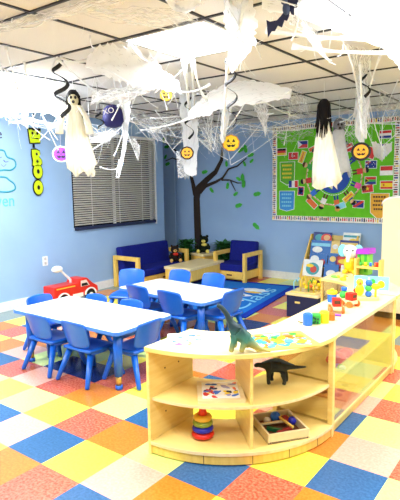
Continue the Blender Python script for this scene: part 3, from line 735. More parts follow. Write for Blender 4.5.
# ------------------------------------------------------------------ book display
bk = thing('book_display', 'maple tiered book display stand against back wall full of picture books', 'book stand', (0, 0, 0))
bkx0, bkx1 = -3.02, -2.35
YF = 6.38
MB().box(((bkx0+bkx1)/2, YF+.03, .085), (bkx1-bkx0, .04, .17), bev=.004).build('base_panel', WOODE, bk)
for x in (bkx0, bkx1):
    b = MB(); Mx = Matrix.Translation((x, 0, 0)) @ Matrix(((0, 0, 1, 0), (1, 0, 0, 0), (0, 1, 0, 0), (0, 0, 0, 1)))
    b.prism([(YF, 0), (YF+.44, 0), (YF+.44, .72), (YF+.36, .72), (YF, .17)], -.01, .01, 0, Mx); b.build('side_panel', WOODE, bk, bevel=.002)
rows = 4
for r in range(rows):
    y = YF+.05+r*.1; z = .15+r*.135
    MB().box(((bkx0+bkx1)/2, y+.02, z), (bkx1-bkx0-.02, .07, .012)).build('tier', WOOD, bk)
MB().box(((bkx0+bkx1)/2, YF+.43, .36), (bkx1-bkx0-.02, .012, .7)).build('back_panel', WOOD, bk)
def book(x, r, w, h, cm, deco, label, zz=0):
    y = YF+.055+r*.1; z = .158+r*.135
    t_ = thing('picture_book', label, 'book', (x, y, z), 0, 'picture books on the display stand'); t_.rotation_euler.x = math.radians(-14)
    b = MB(); b.box((0, 0, h/2), (w, .012, h)); b.build('cover', cm, t_)
    b = MB(); ms = []
    for i, (u, v, su, sv, m) in enumerate(deco):
        ms.append(m); b.prism(ellipse(su*w/2, sv*h/2, 16, u*w/2, h/2+v*h/2) if su < .9 else rrect(su*w, sv*h, .004, 2, u*w/2, h/2+v*h/2), .0065, .0072+.0004*i, i, FR)
    b.build('cover_picture', ms, t_)
    MB().box((0, .0, h/2), (w-.004, .008, h+.001)).build('pages', PAPER, t_)
bluebk = mat('book_blue', (44, 112, 190), .4); whitebk = mat('book_white', (236, 240, 236), .4); redbk = mat('book_red', (206, 60, 40), .4); tealbk = mat('book_teal', (60, 160, 170), .4); yelbk = mat('book_yellow', (236, 206, 120), .4); indbk = mat('book_indigo', (40, 60, 130), .4)
book(-2.86, 3, .27, .19, indbk, [(-.3, .2, .5, .5, tealbk), (.45, .1, .6, .7, RED), (.5, .2, .35, .4, SKIN)], 'picture book with red and teal cover at top left of the stand')
book(-2.84, 2, .30, .22, bluebk, [(0, .45, .92, .2, LBLU), (-.3, -.2, .5, .4, whitebk)], 'blue picture book on the third tier, left side of the stand')
book(-2.83, 1, .26, .18, bluebk, [(-.4, .1, .5, .6, whitebk), (.5, -.3, .3, .5, redbk)], 'blue picture book with white picture on the second tier, left side')
book(-2.87, 0, .28, .24, whitebk, [(.0, -.05, .7, .72, tealbk), (.1, -.1, .35, .4, redbk), (-.3, .3, .4, .2, YEL)], 'white picture book with teal and red drawing at bottom left of stand')
book(-2.63, 2, .12, .22, yelbk, [(0, .3, .7, .3, whitebk)], 'narrow cream picture book in the middle of the third tier')
book(-2.62, 1, .13, .2, bluebk, [(0, .2, .7, .4, yelbk)], 'small blue picture book in the middle of the second tier')
book(-2.44, 3, .24, .2, whitebk, [(0, .5, .92, .15, tealbk), (.2, -.2, .5, .4, YEL)], 'white picture book at top right of the stand')
book(-2.44, 2, .26, .24, indbk, [(0, .55, .92, .18, yelbk), (0, -.05, .8, .6, whitebk), (0, -.1, .5, .35, YEL), (0, -.7, .92, .12, redbk)], 'navy framed picture book with yellow picture, right side third tier')
book(-2.46, 1, .24, .16, redbk, [(0, .2, .7, .4, YEL)], 'red picture book on the second tier, right side of the stand')
book(-2.60, 0, .20, .2, bluebk, [(0, -.3, .7, .5, whitebk)], 'blue and white picture book at bottom middle of the stand')
book(-2.40, 0, .14, .2, whitebk, [(0, .2, .6, .4, redbk), (0, -.4, .6, .3, bluebk)], 'white picture book with red and blue spots at bottom right')

# ------------------------------------------------------------------ toy bin with bead maze
bn = thing('toy_bin', 'navy fronted wooden toy bin on the floor beside the rug', 'bin', (-2.30, 5.05, 0))
MB().box((0, 0, .12), (.36, .28, .24), bev=.006).build('box', mat('bin_navy', (26, 30, 74), .6), bn)
MB().box((0, 0, .253), (.38, .30, .026), bev=.004).build('lid', WOODT, bn)
MB().box((-.05, -.142, .17), (.06, .004, .02)).build('handle_slot', WOOD, bn)
bz = .266
mz = thing('bead_maze', 'yellow bead maze toy with curved wires on top of the navy bin', 'toy', (-2.30, 5.05, bz))
MB().box((0, 0, .008), (.3, .22, .016), bev=.004).build('base', WOOD, mz)
b = MB()
for sx, m, hh in ((-.12, 1, .14), (-.04, 0, .17), (.05, 2, .15), (.11, 0, .12)):
    b.tube([(sx, -.08, .016), (sx, -.09, hh*.8), (sx+.01, -.05, hh), (sx, 0, hh*.7), (sx-.01, .05, hh), (sx, .09, hh*.8), (sx, .08, .016)], .005, 8, m)
b.build('wire', [YEL, LBLU, GRN], mz)
b = MB(); rm = random.Random(4)
for k in range(26): b.sph((rm.uniform(-.02, .13), rm.uniform(-.09, .08), rm.uniform(.03, .13)), rm.uniform(.015, .024), rm.choice((0, 0, 0, 1, 2, 3)), seg=10)
b.build('bead', [YEL, ORANGE, BROWN, WOODE], mz)

# ------------------------------------------------------------------ toys on long shelf
Z = HT-.003
def at(px, py, z=Z): return onz(px, py, z)
def toy_tree(loc, label): pass
rowp = [(307.5, 325, BLU, .026, .05, 'cup', 'blue toy cylinder standing on the long shelf, first of the row'), (316, 323.5, GRN, .025, .045, 'block', 'green dotted toy block second in the row on the long shelf'),
        (324, 322.5, YEL, .027, .048, 'cup', 'yellow toy cylinder third in the row on the long shelf'), (331, 320, ORANGE, .022, .03, 'cup', 'orange red toy cylinder fourth in the row on the long shelf')]
for px, py, m, r, h, kd, lb in rowp:
    p = at(px, py)
    t_ = thing('toy_'+('cup' if kd == 'cup' else 'block'), lb, 'toy', p); t_.scale = (1.1, 1.1, 1.4)
    if kd == 'cup':
        MB().lathe([(r*.96, 0), (r, .004), (r, h-.004), (r*.92, h)]).build('body', m, t_)
        MB().lathe([(r*.7, h), (r*.7, h+.004)]).build('cap', m, t_)
    else:
        MB().box((0, 0, h/2), (.05, .045, h), bev=.006, rz=.4).build('body', m, t_)
        b = MB(); rq = random.Random(2)
        for k in range(10): b.sph((rq.uniform(-.02, .02), -.022+rq.uniform(-.004, .004), rq.uniform(.008, .038)), .006, 0, seg=8)
        b.build('dots', mat('dark_green', (20, 90, 50), .5), t_)
p = at(337, 316.5); t_ = MB().tube([(-.02, 0, .008), (.025, .01, .008)], .008, 10).build('toy_peg', PUR, None, loc=p); tag(t_, 'short purple peg lying at right end of the toy row on long shelf', 'toy')
p = at(302, 323); t_ = MB().tube([(-.03, .008, .003), (0, 0, .003), (.02, -.002, .003)], .003, 8).build('pencil_stub', BLACK, None, loc=p); tag(t_, 'thin dark stick lying left of the blue toy cylinder', 'toy')
# toy truck
def block_truck(px, py, rz, s, label):
    p = at(px, py); t_ = thing('toy_truck', label, 'toy', p, rz)
    MB().box((0, 0, .035*s), (.11*s, .06*s, .025*s), bev=.004).build('chassis', WOODT, t_)
    MB().box((.018*s, 0, .075*s), (.065*s, .058*s, .055*s), bev=.005).build('cab', RED, t_)
    for sx in (-1, 1):
        for sy in (-1, 1): MB().cyl((sx*.038*s, sy*.032*s, .022*s), (sx*.038*s, sy*.05*s, .022*s), .024*s, n=18).build('wheel', ORANGE, t_)
    MB().box((.051*s, 0, .08*s), (.003, .04*s, .022*s)).build('windscreen', BROWN, t_)
block_truck(336, 312, math.radians(-60), .95, 'red wooden toy truck with orange wheels at front of the long shelf toys')
block_truck(349, 306, math.radians(-20), .95, 'smaller orange toy truck behind the red toy truck on long shelf')
def toy_tower(px, py, parts, label, name='stacking_toy'):
    t_ = thing(name, label, 'toy', at(px, py)); z = 0
    for nm, shp, r, h, m in parts:
        b = MB()
        if shp == 'b': b.box((0, 0, z+h/2), (r*2, r*2, h), bev=.005, rz=.5)
        elif shp == 's': b.sph((0, 0, z+h/2), (r, r, h/2))
        else: b.lathe([(r*.95, z), (r, z+.004), (r, z+h-.004), (r*.9, z+h)])
        b.build(nm, m, t_); z += h
    return t_
toy_tower(332, 302, [('drum', 'c', .032, .06, BLU), ('roof', 'c', .037, .022, YEL), ('knob', 's', .012, .02, YEL)], 'blue toy drum with yellow lid behind the red toy truck')
toy_tower(344, 303, [('block', 'b', .026, .03, YEL), ('ball', 's', .034, .06, GRN), ('cap', 'c', .02, .025, BLU)], 'green ball shaped toy with blue cap on a yellow block')
# bead roller toy
t_ = thing('activity_toy', 'yellow chick activity toy with blue green beads near end of long shelf', 'toy', at(366, 299.5), math.radians(25)); t_.scale = (1.3,)*3
MB().prism(rrect(.14, .08, .035), 0, .016).build('base', mat('pale_yellow_plastic', (250, 224, 130), .4), t_)
b = MB(); b.sph((-.035, 0, .055), (.024, .02, .035)); b.sph((-.035, 0, .098), .02); b.build('chick', YEL, t_)
MB().sph((-.035, -.022, .096), (.007, .01, .006)).build('beak', ORANGE, t_)
b = MB()
for k, m in enumerate((0, 1, 0)): b.sph((.012, 0, .032+.032*k), .019, m)
b.build('bead_column', [BLU, GRN], t_)
MB().cyl((.012, 0, .012), (.012, 0, .125), .004, n=8).build('rod', WHITE, t_)
b = MB(); b.cyl((.05, 0, .014), (.05, 0, .06), .006, n=8); b.sph((.05, 0, .075), (.026, .018, .018)); b.build('flower', YEL, t_)
t_ = thing('pull_toy', 'small cream pull toy with red peg beside the chick toy', 'toy', at(355, 297))
MB().prism(rrect(.08, .045, .02), 0, .014).build('base', WOODT, t_); MB().cyl((0, 0, .012), (0, 0, .07), .005).build('post', BROWN, t_); MB().sph((0, 0, .05), .014).build('bead', RED, t_)
p = at(369, 291)
t_ = thing('activity_board', 'light blue activity panel standing behind the chick toy', 'toy', (p.x, p.y+.05, Z), math.radians(12)); t_.scale = (1.25, 1, 1)
MB().box((0, 0, .055), (.21, .015, .11), bev=.004).build('panel', LBLU, t_)
b = MB(); b.prism(ellipse(.022, .03, 12, .06, .05), .0078, .009, 0, FR); b.prism(ellipse(.03, .02, 12, -.04, .06), .0078, .009, 1, FR); b.prism(ellipse(.016, .02, 12, .01, .07), .0078, .009, 2, FR); b.build('print', [YEL, PAPER, GRN], t_)
# pounding bench, standing on the back shelf/end
p = at(370, 277)
t_ = thing('pounding_bench', 'maple toy bench with upright posts and coloured pegs on end of shelf', 'toy', (p.x-.02, p.y+.02, Z), math.radians(0))
MB().box((0, 0, .085), (.235, .09, .022), bev=.004).build('deck', WOODE, t_)
for sx in (-1, 1): MB().box((sx*.11, 0, .08), (.022, .095, .16), bev=.004).build('post', WOODE, t_)
for k, m in enumerate((GRN, YEL, BLU, ORANGE)): MB().cyl((-.07+.045*k, -.015, .095), (-.07+.045*k, -.015, .13), .012).build('peg', m, t_)
MB().box((.075, -.01, .115), (.035, .03, .04), bev=.004).build('hammer_head', RED, t_)
# colourful play house standing on bench area behind
t_ = thing('toy_house', 'small green toy house with purple and pink roof behind the toy bench', 'toy', (p.x-.09, p.y+.12, Z), math.radians(-10)); t_.scale = (1, 1, 1.1)
MB().box((0, 0, .09), (.11, .09, .18), bev=.003).build('wall', mat('lime_plastic', (120, 214, 70), .4), t_)
b = MB(); b.box((-.03, -.0465, .1), (.022, .004, .15)); b.box((.03, -.0465, .1), (.022, .004, .15)); b.build('door', GRN, t_)
b = MB(); b.prism([(-.075, .17), (.075, .18), (.07, .225), (-.05, .215)], -.06, .06, 0, FR); b.build('roof', mat('violet_plastic', (170, 60, 200), .4), t_)
MB().box((-.06, 0, .1), (.012, .095, .17)).build('corner_post', PINK, t_)
# elephant-like plush: pale blue head, yellow body
p = at(350, 273)
t_ = thing('plush_elephant', 'pale blue and cream plush toy with yellow body on back shelf', 'stuffed toy', (p.x, p.y, Z), math.radians(15)); t_.scale = (1.2,)*3
b = MB(); b.sph((0, 0, .07), (.05, .045, .07)); b.build('body', YEL, t_)
b = MB(); b.sph((0, -.01, .17), (.055, .05, .055)); b.tube([(0, -.05, .165), (-.01, -.085, .14), (-.01, -.095, .10)], [.02, .016, .012], 10); b.build('head', mat('cream_plush', (236, 240, 226), .9, .1), t_)
for sx in (-1, 1): MB().sph((sx*.06, .005, .175), (.035, .012, .05)).build('ear', LBLU, t_)
for sx in (-1, 1): MB().sph((sx*.022, -.055, .185), .007).build('eye', BLACK, t_)
for sx in (-1, 1): MB().sph((sx*.035, -.045, .018), (.022, .03, .018)).build('foot', YEL, t_)
# yellow things in front of plush
t_ = thing('toy_duck', 'small yellow toy duck at front edge of the back shelf', 'toy', at(343, 281)); MB().sph((0, 0, .018), (.03, .02, .018)).build('body', YEL, t_); MB().sph((.018, 0, .045), .015).build('head', YEL, t_); MB().sph((.035, 0, .044), (.009, .007, .004)).build('beak', ORANGE, t_)
t_ = thing('toy_frog', 'flat green and yellow toy lying on the back shelf', 'toy', at(335, 278)); MB().sph((0, 0, .012), (.04, .02, .012)).build('body', mat('lime_plastic', (120, 214, 70), .4), t_); MB().sph((.03, 0, .016), (.016, .014, .012)).build('head', YEL, t_)
# things inside the long shelf
t_ = thing('toy_heap', 'red and yellow soft toy lying on middle board of the long shelf', 'toy', (-1.13, 3.03, .318))
b = MB(); rq = random.Random(8)
for k in range(9): b.sph((rq.uniform(-.05, .05), rq.uniform(-.09, .09), rq.uniform(.025, .05)), (.04, .05, .028), rq.choice((0, 0, 1, 2)), seg=12)
b.build('body', [RED, ORANGE, mat('dark_red', (150, 40, 30), .7)], t_)
t_ = thing('leaf_toy', 'green and blue toy pieces beside the red soft toy inside the long shelf', 'toy', (-1.11, 2.90, .318)); b = MB()
for k in range(6): b.sph((rq.uniform(-.04, .04), rq.uniform(-.05, .05), .014), (.022, .02, .014), k % 3, seg=10)
b.build('pieces', [GRN, BLU, PAPER], t_)
t_ = thing('wooden_puzzle', 'flat orange wooden puzzle with cut-out shapes on bottom board of long shelf', 'puzzle', (-1.22, 3.12, .075), .1)
MB().box((0, 0, .006), (.24, .30, .012), bev=.002).build('tray', mat('orange_wood', (232, 170, 84), .5), t_)
for i in range(2):
    for j in range(3): MB().sph((-.05+.1*i, -.09+.09*j, .013), (.03, .03, .004), 0, seg=10).build('piece', mat('brown_orange', (176, 104, 44), .6), t_)
t_ = thing('brown_basket', 'shallow brown basket on middle board inside the far curved shelf', 'basket', (-1.62, 4.36, .318)); MB().lathe([(.10, 0), (.12, .12), (.115, .12), (.096, .006)]).build('bowl', BROWN, t_); MB().sph((0, 0, .035), (.06, .06, .02)).build('contents', ORANGE, t_)

# ------------------------------------------------------------------ items on curved shelf
def dino(name, label, loc, rz, spine, rads, legs, mats, plates=None, flat=1.0):
    t_ = thing(name, label, 'toy dinosaur', loc, rz)
    me = bpy.data.meshes.new('body'); vs = [Vector(p) for p in spine]; es_ = [(i, i+1) for i in range(len(vs)-1)]; rs = list(rads)
    for ai, lp in legs:
        prev = ai
        for (p, r) in lp: vs.append(Vector(p)); rs.append(r); es_.append((prev, len(vs)-1)); prev = len(vs)-1
    me.from_pydata(vs, es_, []); o = bpy.data.objects.new('body', me); COL.objects.link(o); o.parent = t_
    sk = o.modifiers.new('skin', 'SKIN')
    for v, r in zip(me.skin_vertices[0].data, rs): v.radius = (r, r*flat)
    mi = max(range(len(spine)), key=lambda i: rads[i]); me.skin_vertices[0].data[mi].use_root = True
    s2 = o.modifiers.new('sub', 'SUBSURF'); s2.levels = 2; s2.render_levels = 2
    me.materials.append(mats); sk.use_smooth_shade = True
    return t_
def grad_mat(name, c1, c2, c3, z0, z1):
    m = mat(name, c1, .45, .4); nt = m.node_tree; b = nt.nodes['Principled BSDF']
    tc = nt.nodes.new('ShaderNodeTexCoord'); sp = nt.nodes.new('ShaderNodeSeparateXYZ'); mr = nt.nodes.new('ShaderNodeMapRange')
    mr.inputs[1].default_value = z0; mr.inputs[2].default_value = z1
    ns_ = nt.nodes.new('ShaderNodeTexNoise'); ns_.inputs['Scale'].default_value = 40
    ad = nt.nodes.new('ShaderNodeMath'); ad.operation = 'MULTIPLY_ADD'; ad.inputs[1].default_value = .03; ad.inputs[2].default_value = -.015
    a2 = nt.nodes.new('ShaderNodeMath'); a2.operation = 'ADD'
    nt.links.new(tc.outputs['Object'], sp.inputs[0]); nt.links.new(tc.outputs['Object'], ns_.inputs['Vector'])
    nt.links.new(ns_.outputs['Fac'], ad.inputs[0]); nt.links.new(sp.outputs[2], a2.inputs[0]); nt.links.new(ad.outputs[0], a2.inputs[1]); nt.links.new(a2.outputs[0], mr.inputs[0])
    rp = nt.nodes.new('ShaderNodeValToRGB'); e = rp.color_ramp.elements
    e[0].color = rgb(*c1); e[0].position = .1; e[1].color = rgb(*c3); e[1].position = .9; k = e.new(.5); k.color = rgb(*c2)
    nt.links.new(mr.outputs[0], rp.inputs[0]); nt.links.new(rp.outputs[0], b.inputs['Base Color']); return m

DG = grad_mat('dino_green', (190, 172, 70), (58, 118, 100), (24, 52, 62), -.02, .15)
# local +x = toward right of the photo along the camera's right; placed by yaw
yaw = CY*-1
pA = onz(240, 352, HT); pA2 = onz(255, 352, HT)
# side-on axis is roughly the camera right vector
ax = math.atan2(RT.y, RT.x)
s = .00192*1.0
def dpt(px, py, dy=0, base=(240, 352)): return ((px-base[0])*.00515, dy, (base[1]-py)*.00515)
sp = [dpt(217.5, 304), dpt(222, 306.5), dpt(227, 313), dpt(231, 322), dpt(236, 330), dpt(241.5, 335), dpt(247, 339), dpt(252, 344), (.092, -.01, .022), (.125, -.02, .014), (.152, -.03, .010)]
rd = [.011, .013, .014, .019, .030, .037, .033, .024, .015, .009, .004]
lg = [(4, [((-.030, -.030, .075), .018), ((-.045, -.034, .03), .014), ((-.05, -.04, .010), .014)]), (4, [((-.022, .030, .07), .018), ((-.024, .034, .03), .014), ((-.028, .03, .010), .014)]),
      (6, [((.020, -.032, .06), .020), ((.008, -.036, .03), .014), ((.002, -.042, .010), .014)]), (6, [((.045, .03, .05), .018), ((.04, .034, .025), .014), ((.036, .03, .010), .014)])]
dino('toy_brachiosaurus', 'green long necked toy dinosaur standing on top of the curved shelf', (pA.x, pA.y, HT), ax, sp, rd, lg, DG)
# dark stegosaur-like dinosaur in the right bay
DK = mat('dino_dark', (44, 50, 46), .5, .3, c2=(30, 34, 32), nscale=30)
ax2 = math.radians(28)
pB = onz(276, 384, .318)
t_ = dino('toy_dinosaur', 'dark grey toy dinosaur on middle board in right bay of curved shelf', (pB.x, pB.y, .318), ax2,
     [(-.105, 0, .085), (-.085, 0, .092), (-.06, 0, .088), (-.03, 0, .088), (0, 0, .088), (.03, 0, .088), (.07, 0, .086), (.11, 0, .088), (.14, 0, .09)],
     [.010, .012, .013, .020, .025, .021, .012, .007, .004],
     [(3, [((-.034, -.02, .05), .012), ((-.036, -.022, .025), .009), ((-.032, -.026, .006), .010)]), (3, [((-.02, .02, .05), .012), ((-.022, .022, .025), .009), ((-.018, .02, .006), .010)]),
      (5, [((.034, -.02, .05), .013), ((.04, -.022, .025), .009), ((.036, -.026, .006), .010)]), (5, [((.044, .02, .05), .012), ((.05, .022, .025), .009), ((.046, .02, .006), .010)])], DK); t_.scale = (1.2,)*3
b = MB(); b.prism([(-.075, .100), (-.05, .113), (-.02, .124), (.0, .128), (.03, .122), (.06, .108), (.085, .098), (.06, .094), (-.05, .094)], -.003, .003, 0, FR); b.build('back_crest', mat('dino_crest', (54, 74, 92), .5), t_)
# placemats / picture sheets
MULTI = []
def sheet(name, label, px, w, h, rz, zoff, seed, base, cols, thick=.004, frame=None, n=26, cat='picture', lo=.012, hi=.04):
    c = onz(*px, HT+zoff) if not isinstance(px, Vector) else px
    t_ = thing(name, label, cat, c, rz); rq = random.Random(seed)
    MB().prism(rrect(w, h, .006, 3), 0, thick).build('board', base if not frame else frame, t_)
    b = MB()
    if frame: b.prism(rrect(w-.05, h-.05, .004, 3), thick, thick+.0006, 0)
    else: b.prism(rrect(w-.012, h-.012, .004, 3), thick, thick+.0006, 0)
    for k in range(n):
        cx, cy = rq.uniform(-w*.38, w*.38), rq.uniform(-h*.36, h*.36); r1, r2, a = rq.uniform(lo, hi), rq.uniform(lo, hi)*.6, rq.uniform(0, PI)
        pts = [((r1*math.cos(th)*math.cos(a)-r2*math.sin(th)*math.sin(a))*q, (r1*math.cos(th)*math.sin(a)+r2*math.sin(th)*math.cos(a))*q) for th, q in [(2*PI*i/9, rq.uniform(.7, 1.2)) for i in range(9)]]
        pts = [(max(-w/2+.03, min(w/2-.03, cx+x)), max(-h/2+.03, min(h/2-.03, cy+y))) for x, y in pts]
        b.prism(pts, thick+.0006, thick+.001+.00006*k, 1+rq.randrange(len(cols)))
    b.build('print', [base]+cols, t_)
    return t_
sheet('placemat', 'white laminated picture sheet on left end of curved shelf top', (187, 341), .22, .27, math.radians(38), 0, 3, mat('print_pale', (206, 216, 210), .5), [mat('print_mint', (120, 200, 150), .5), LBLU, mat('print_peach', (226, 170, 80), .5), mat('print_pink', (190, 60, 160), .5), BLU], .003, n=18, lo=.010, hi=.028)
sheet('floor_puzzle', 'yellow and blue map puzzle lying on right part of curved shelf top', (280, 341), .36, .28, math.radians(50), 0, 11, mat('print_cream', (206, 186, 84), .5), [mat('print_lemon', (214, 182, 30), .5), mat('print_sun', (206, 160, 24), .5), mat('print_sky', (80, 146, 190), .5), mat('print_sky', (0, 0, 0)), mat('print_gold', (190, 130, 30), .5), GRN, ORANGE, PAPER, mat('book_teal', (0, 0, 0))], .004, n=75, lo=.016, hi=.04)
# puzzle tray tilted on the middle board (left bay)
pT = onz(212, 402, .318)
t_ = sheet('tray_puzzle', 'wood framed white puzzle tray on middle board of curved shelf, left bay', Vector((-1.50, 2.185, .318)), .25, .27, math.radians(38), 0, 5, PAPER, [RED, YEL, BLU, NAVY, mat('print_lilac', (170, 170, 220), .5), ORANGE], .018, WOODT, 30, 'puzzle', .01, .03)
# ring stacker
pR = onz(203, 437, .075)
t_ = thing('ring_stacker', 'ring stacking toy of red, blue, green and yellow rings on bottom board', 'toy', pR); t_.scale = (1.13,)*3
def torus(b, z, R, r, n=28):
    prof = [(R+r*math.cos(a), z+r*.8*math.sin(a)) for a in [2*PI*k/10 for k in range(11)]]
    rings = [[b.bm.verts.new((q*math.cos(2*PI*k/n), q*math.sin(2*PI*k/n), zz)) for k in range(n)] for q, zz in prof[:-1]]
    fs = []
    for i in range(len(rings)):
        a, c = rings[i], rings[(i+1) % len(rings)]
        for k in range(n): fs.append(b.bm.faces.new((a[k], a[(k+1) % n], c[(k+1) % n], c[k])))
    b._mi(fs, 0, True)
for z, R, m in ((.02, .037, RED), (.049, .034, mat('royal_plastic', (36, 40, 170), .35)), (.077, .031, mat('olive_plastic', (130, 150, 50), .4)), (.103, .027, mat('gold_plastic', (240, 190, 60), .4))):
    b = MB(); torus(b, z, R, .0185); b.build('ring', m, t_)
MB().lathe([(.012, 0), (.012, .115), (.022, .116), (.016, .15), (.006, .155)], n=18).build('post', mat('orange_red', (232, 70, 36), .4), t_)
# wooden tool box tray
t_ = thing('wooden_toy_tray', 'open maple tray of wooden blocks and tools on bottom board, right bay', 'tray', (-1.26, 2.415, .075), math.radians(-38+90))
W_, D_, H_ = .24, .26, .055
MB().box((0, 0, .006), (W_, D_, .01)).build('bottom', mat('tray_dark', (110, 66, 40), .6), t_)
for sx in (-1, 1): MB().box((sx*(W_/2-.006), 0, H_/2), (.012, D_, H_), bev=.002).build('side', WOODT, t_)
for sy in (-1, 1): MB().box((0, sy*(D_/2-.006), H_/2), (W_-.024, .012, H_), bev=.002).build('end', WOODT, t_)
cz = Vector((-1.26, 2.415, .086)); rq = random.Random(6)
for i, (dx, dy, r, m, lb) in enumerate(((-.045, .04, .03, BLU, 'blue round wooden bead lying in the maple tray'), (.01, .05, .025, mat('dark_red', (0, 0, 0)), 'dark red wooden bead in the maple tray beside blue ones'), (.05, .06, .024, mat('royal_plastic', (0, 0, 0)), 'royal blue wooden bead at far side of the maple tray'), (-.07, -.01, .02, PAPER, 'white wooden bead at left side of the maple tray'))):
    tag(MB().sph((0, 0, r), (r, r, r)).build('wooden_bead', m, None, loc=cz+Vector((dx, dy, .012))), lb, 'bead', 'beads in the maple tray')
for i, (dx, dy, L, a, m, nm, lb, zz) in enumerate(((-.02, -.01, .18, .9, WOODT, 'wooden_stick', 'pale wooden stick lying across the maple tray', .03), (.03, .01, .16, -.5, WOODE, 'wooden_stick', 'amber wooden stick crossing the tray beside the beads', .042), (.0, -.05, .09, .2, mat('dark_green', (0, 0, 0)), 'wooden_block', 'dark green wooden block in front part of the maple tray', .004), (.05, -.03, .1, 1.2, mat('dark_red', (0, 0, 0)), 'wooden_block', 'dark red wooden block at right of the maple tray', .004), (.0, .08, .12, .3, YEL, 'wooden_stick', 'yellow wooden stick at far side of the maple tray', .03))):
    wd = .02 if nm == 'wooden_block' else .012
    tag(MB().box((0, 0, wd/2), (L, wd, wd), bev=.002).build(nm, m, None, loc=cz+Vector((dx, dy, zz)), rz=a), lb, 'block')

# ------------------------------------------------------------------ fire truck on floor
P = onz(70, 298, 0)
ft = thing('toy_fire_truck', 'red ride-on toy fire truck with white ladder bucket by left wall', 'toy', (-5.03, 4.04, 0), math.radians(90)); ft.scale = (1.0,)*3
b = MB(); prof = [(-.33, .08), (.30, .08), (.36, .10), (.35, .17), (.27, .22), (.18, .30), (.05, .30), (.02, .25), (-.33, .25)]
b.prism(prof, -.11, .11, 0, FR); b.build('body', RED, ft, bevel=.012)
b = MB(); b.prism([(.07, .20), (.21, .20), (.16, .275), (.07, .275)], .111, .114, 0, FR); b.build('window', mat('pale_window', (240, 220, 214), .3), ft)
b = MB(); b.prism([(.08, .205), (.19, .205), (.165, .24), (.08, .24)], .1145, .117, 0, FR); b.build('seat_back', BLACK, ft)
for x in (-.2, .22):
    for sy in (-1, 1):
        g = MB().cyl((x, sy*.085, .072), (x, sy*.125, .072), .072, n=24).build('wheel', BLACK, ft); MB().cyl((x, sy*.126, .072), (x, sy*.13, .072), .035, n=20).build('hub', WHITE, g)
for x in (-.2, .22): b = MB(); b.prism([(x+.095*math.cos(PI*k/10), .085+.085*math.sin(PI*k/10)) for k in range(11)]+[(x+.075*math.cos(PI*k/10), .085+.07*math.sin(PI*k/10)) for k in range(10, -1, -1)], .112, .122, 0, FR); b.build('wheel_arch', WHITE, ft)
MB().box((.02, -.114, .10), (.16, .006, .05)).build('step_panel', WHITE, ft)
b = MB(); b.tube([(.0, 0, .25), (.0, 0, .29), (-.09, -.01, .37), (-.15, -.01, .43)], [.02, .016, .014, .014], 10); b.build('boom', WHITE, ft)
b = MB(); b.sph((-.2, -.01, .45), (.075, .05, .042)); b.build('bucket', WHITE, ft)
MB().box((-.16, -.1125, .225), (.28, .004, .014)).build('stripe', mat('gold_plastic', (0, 0, 0)), ft)

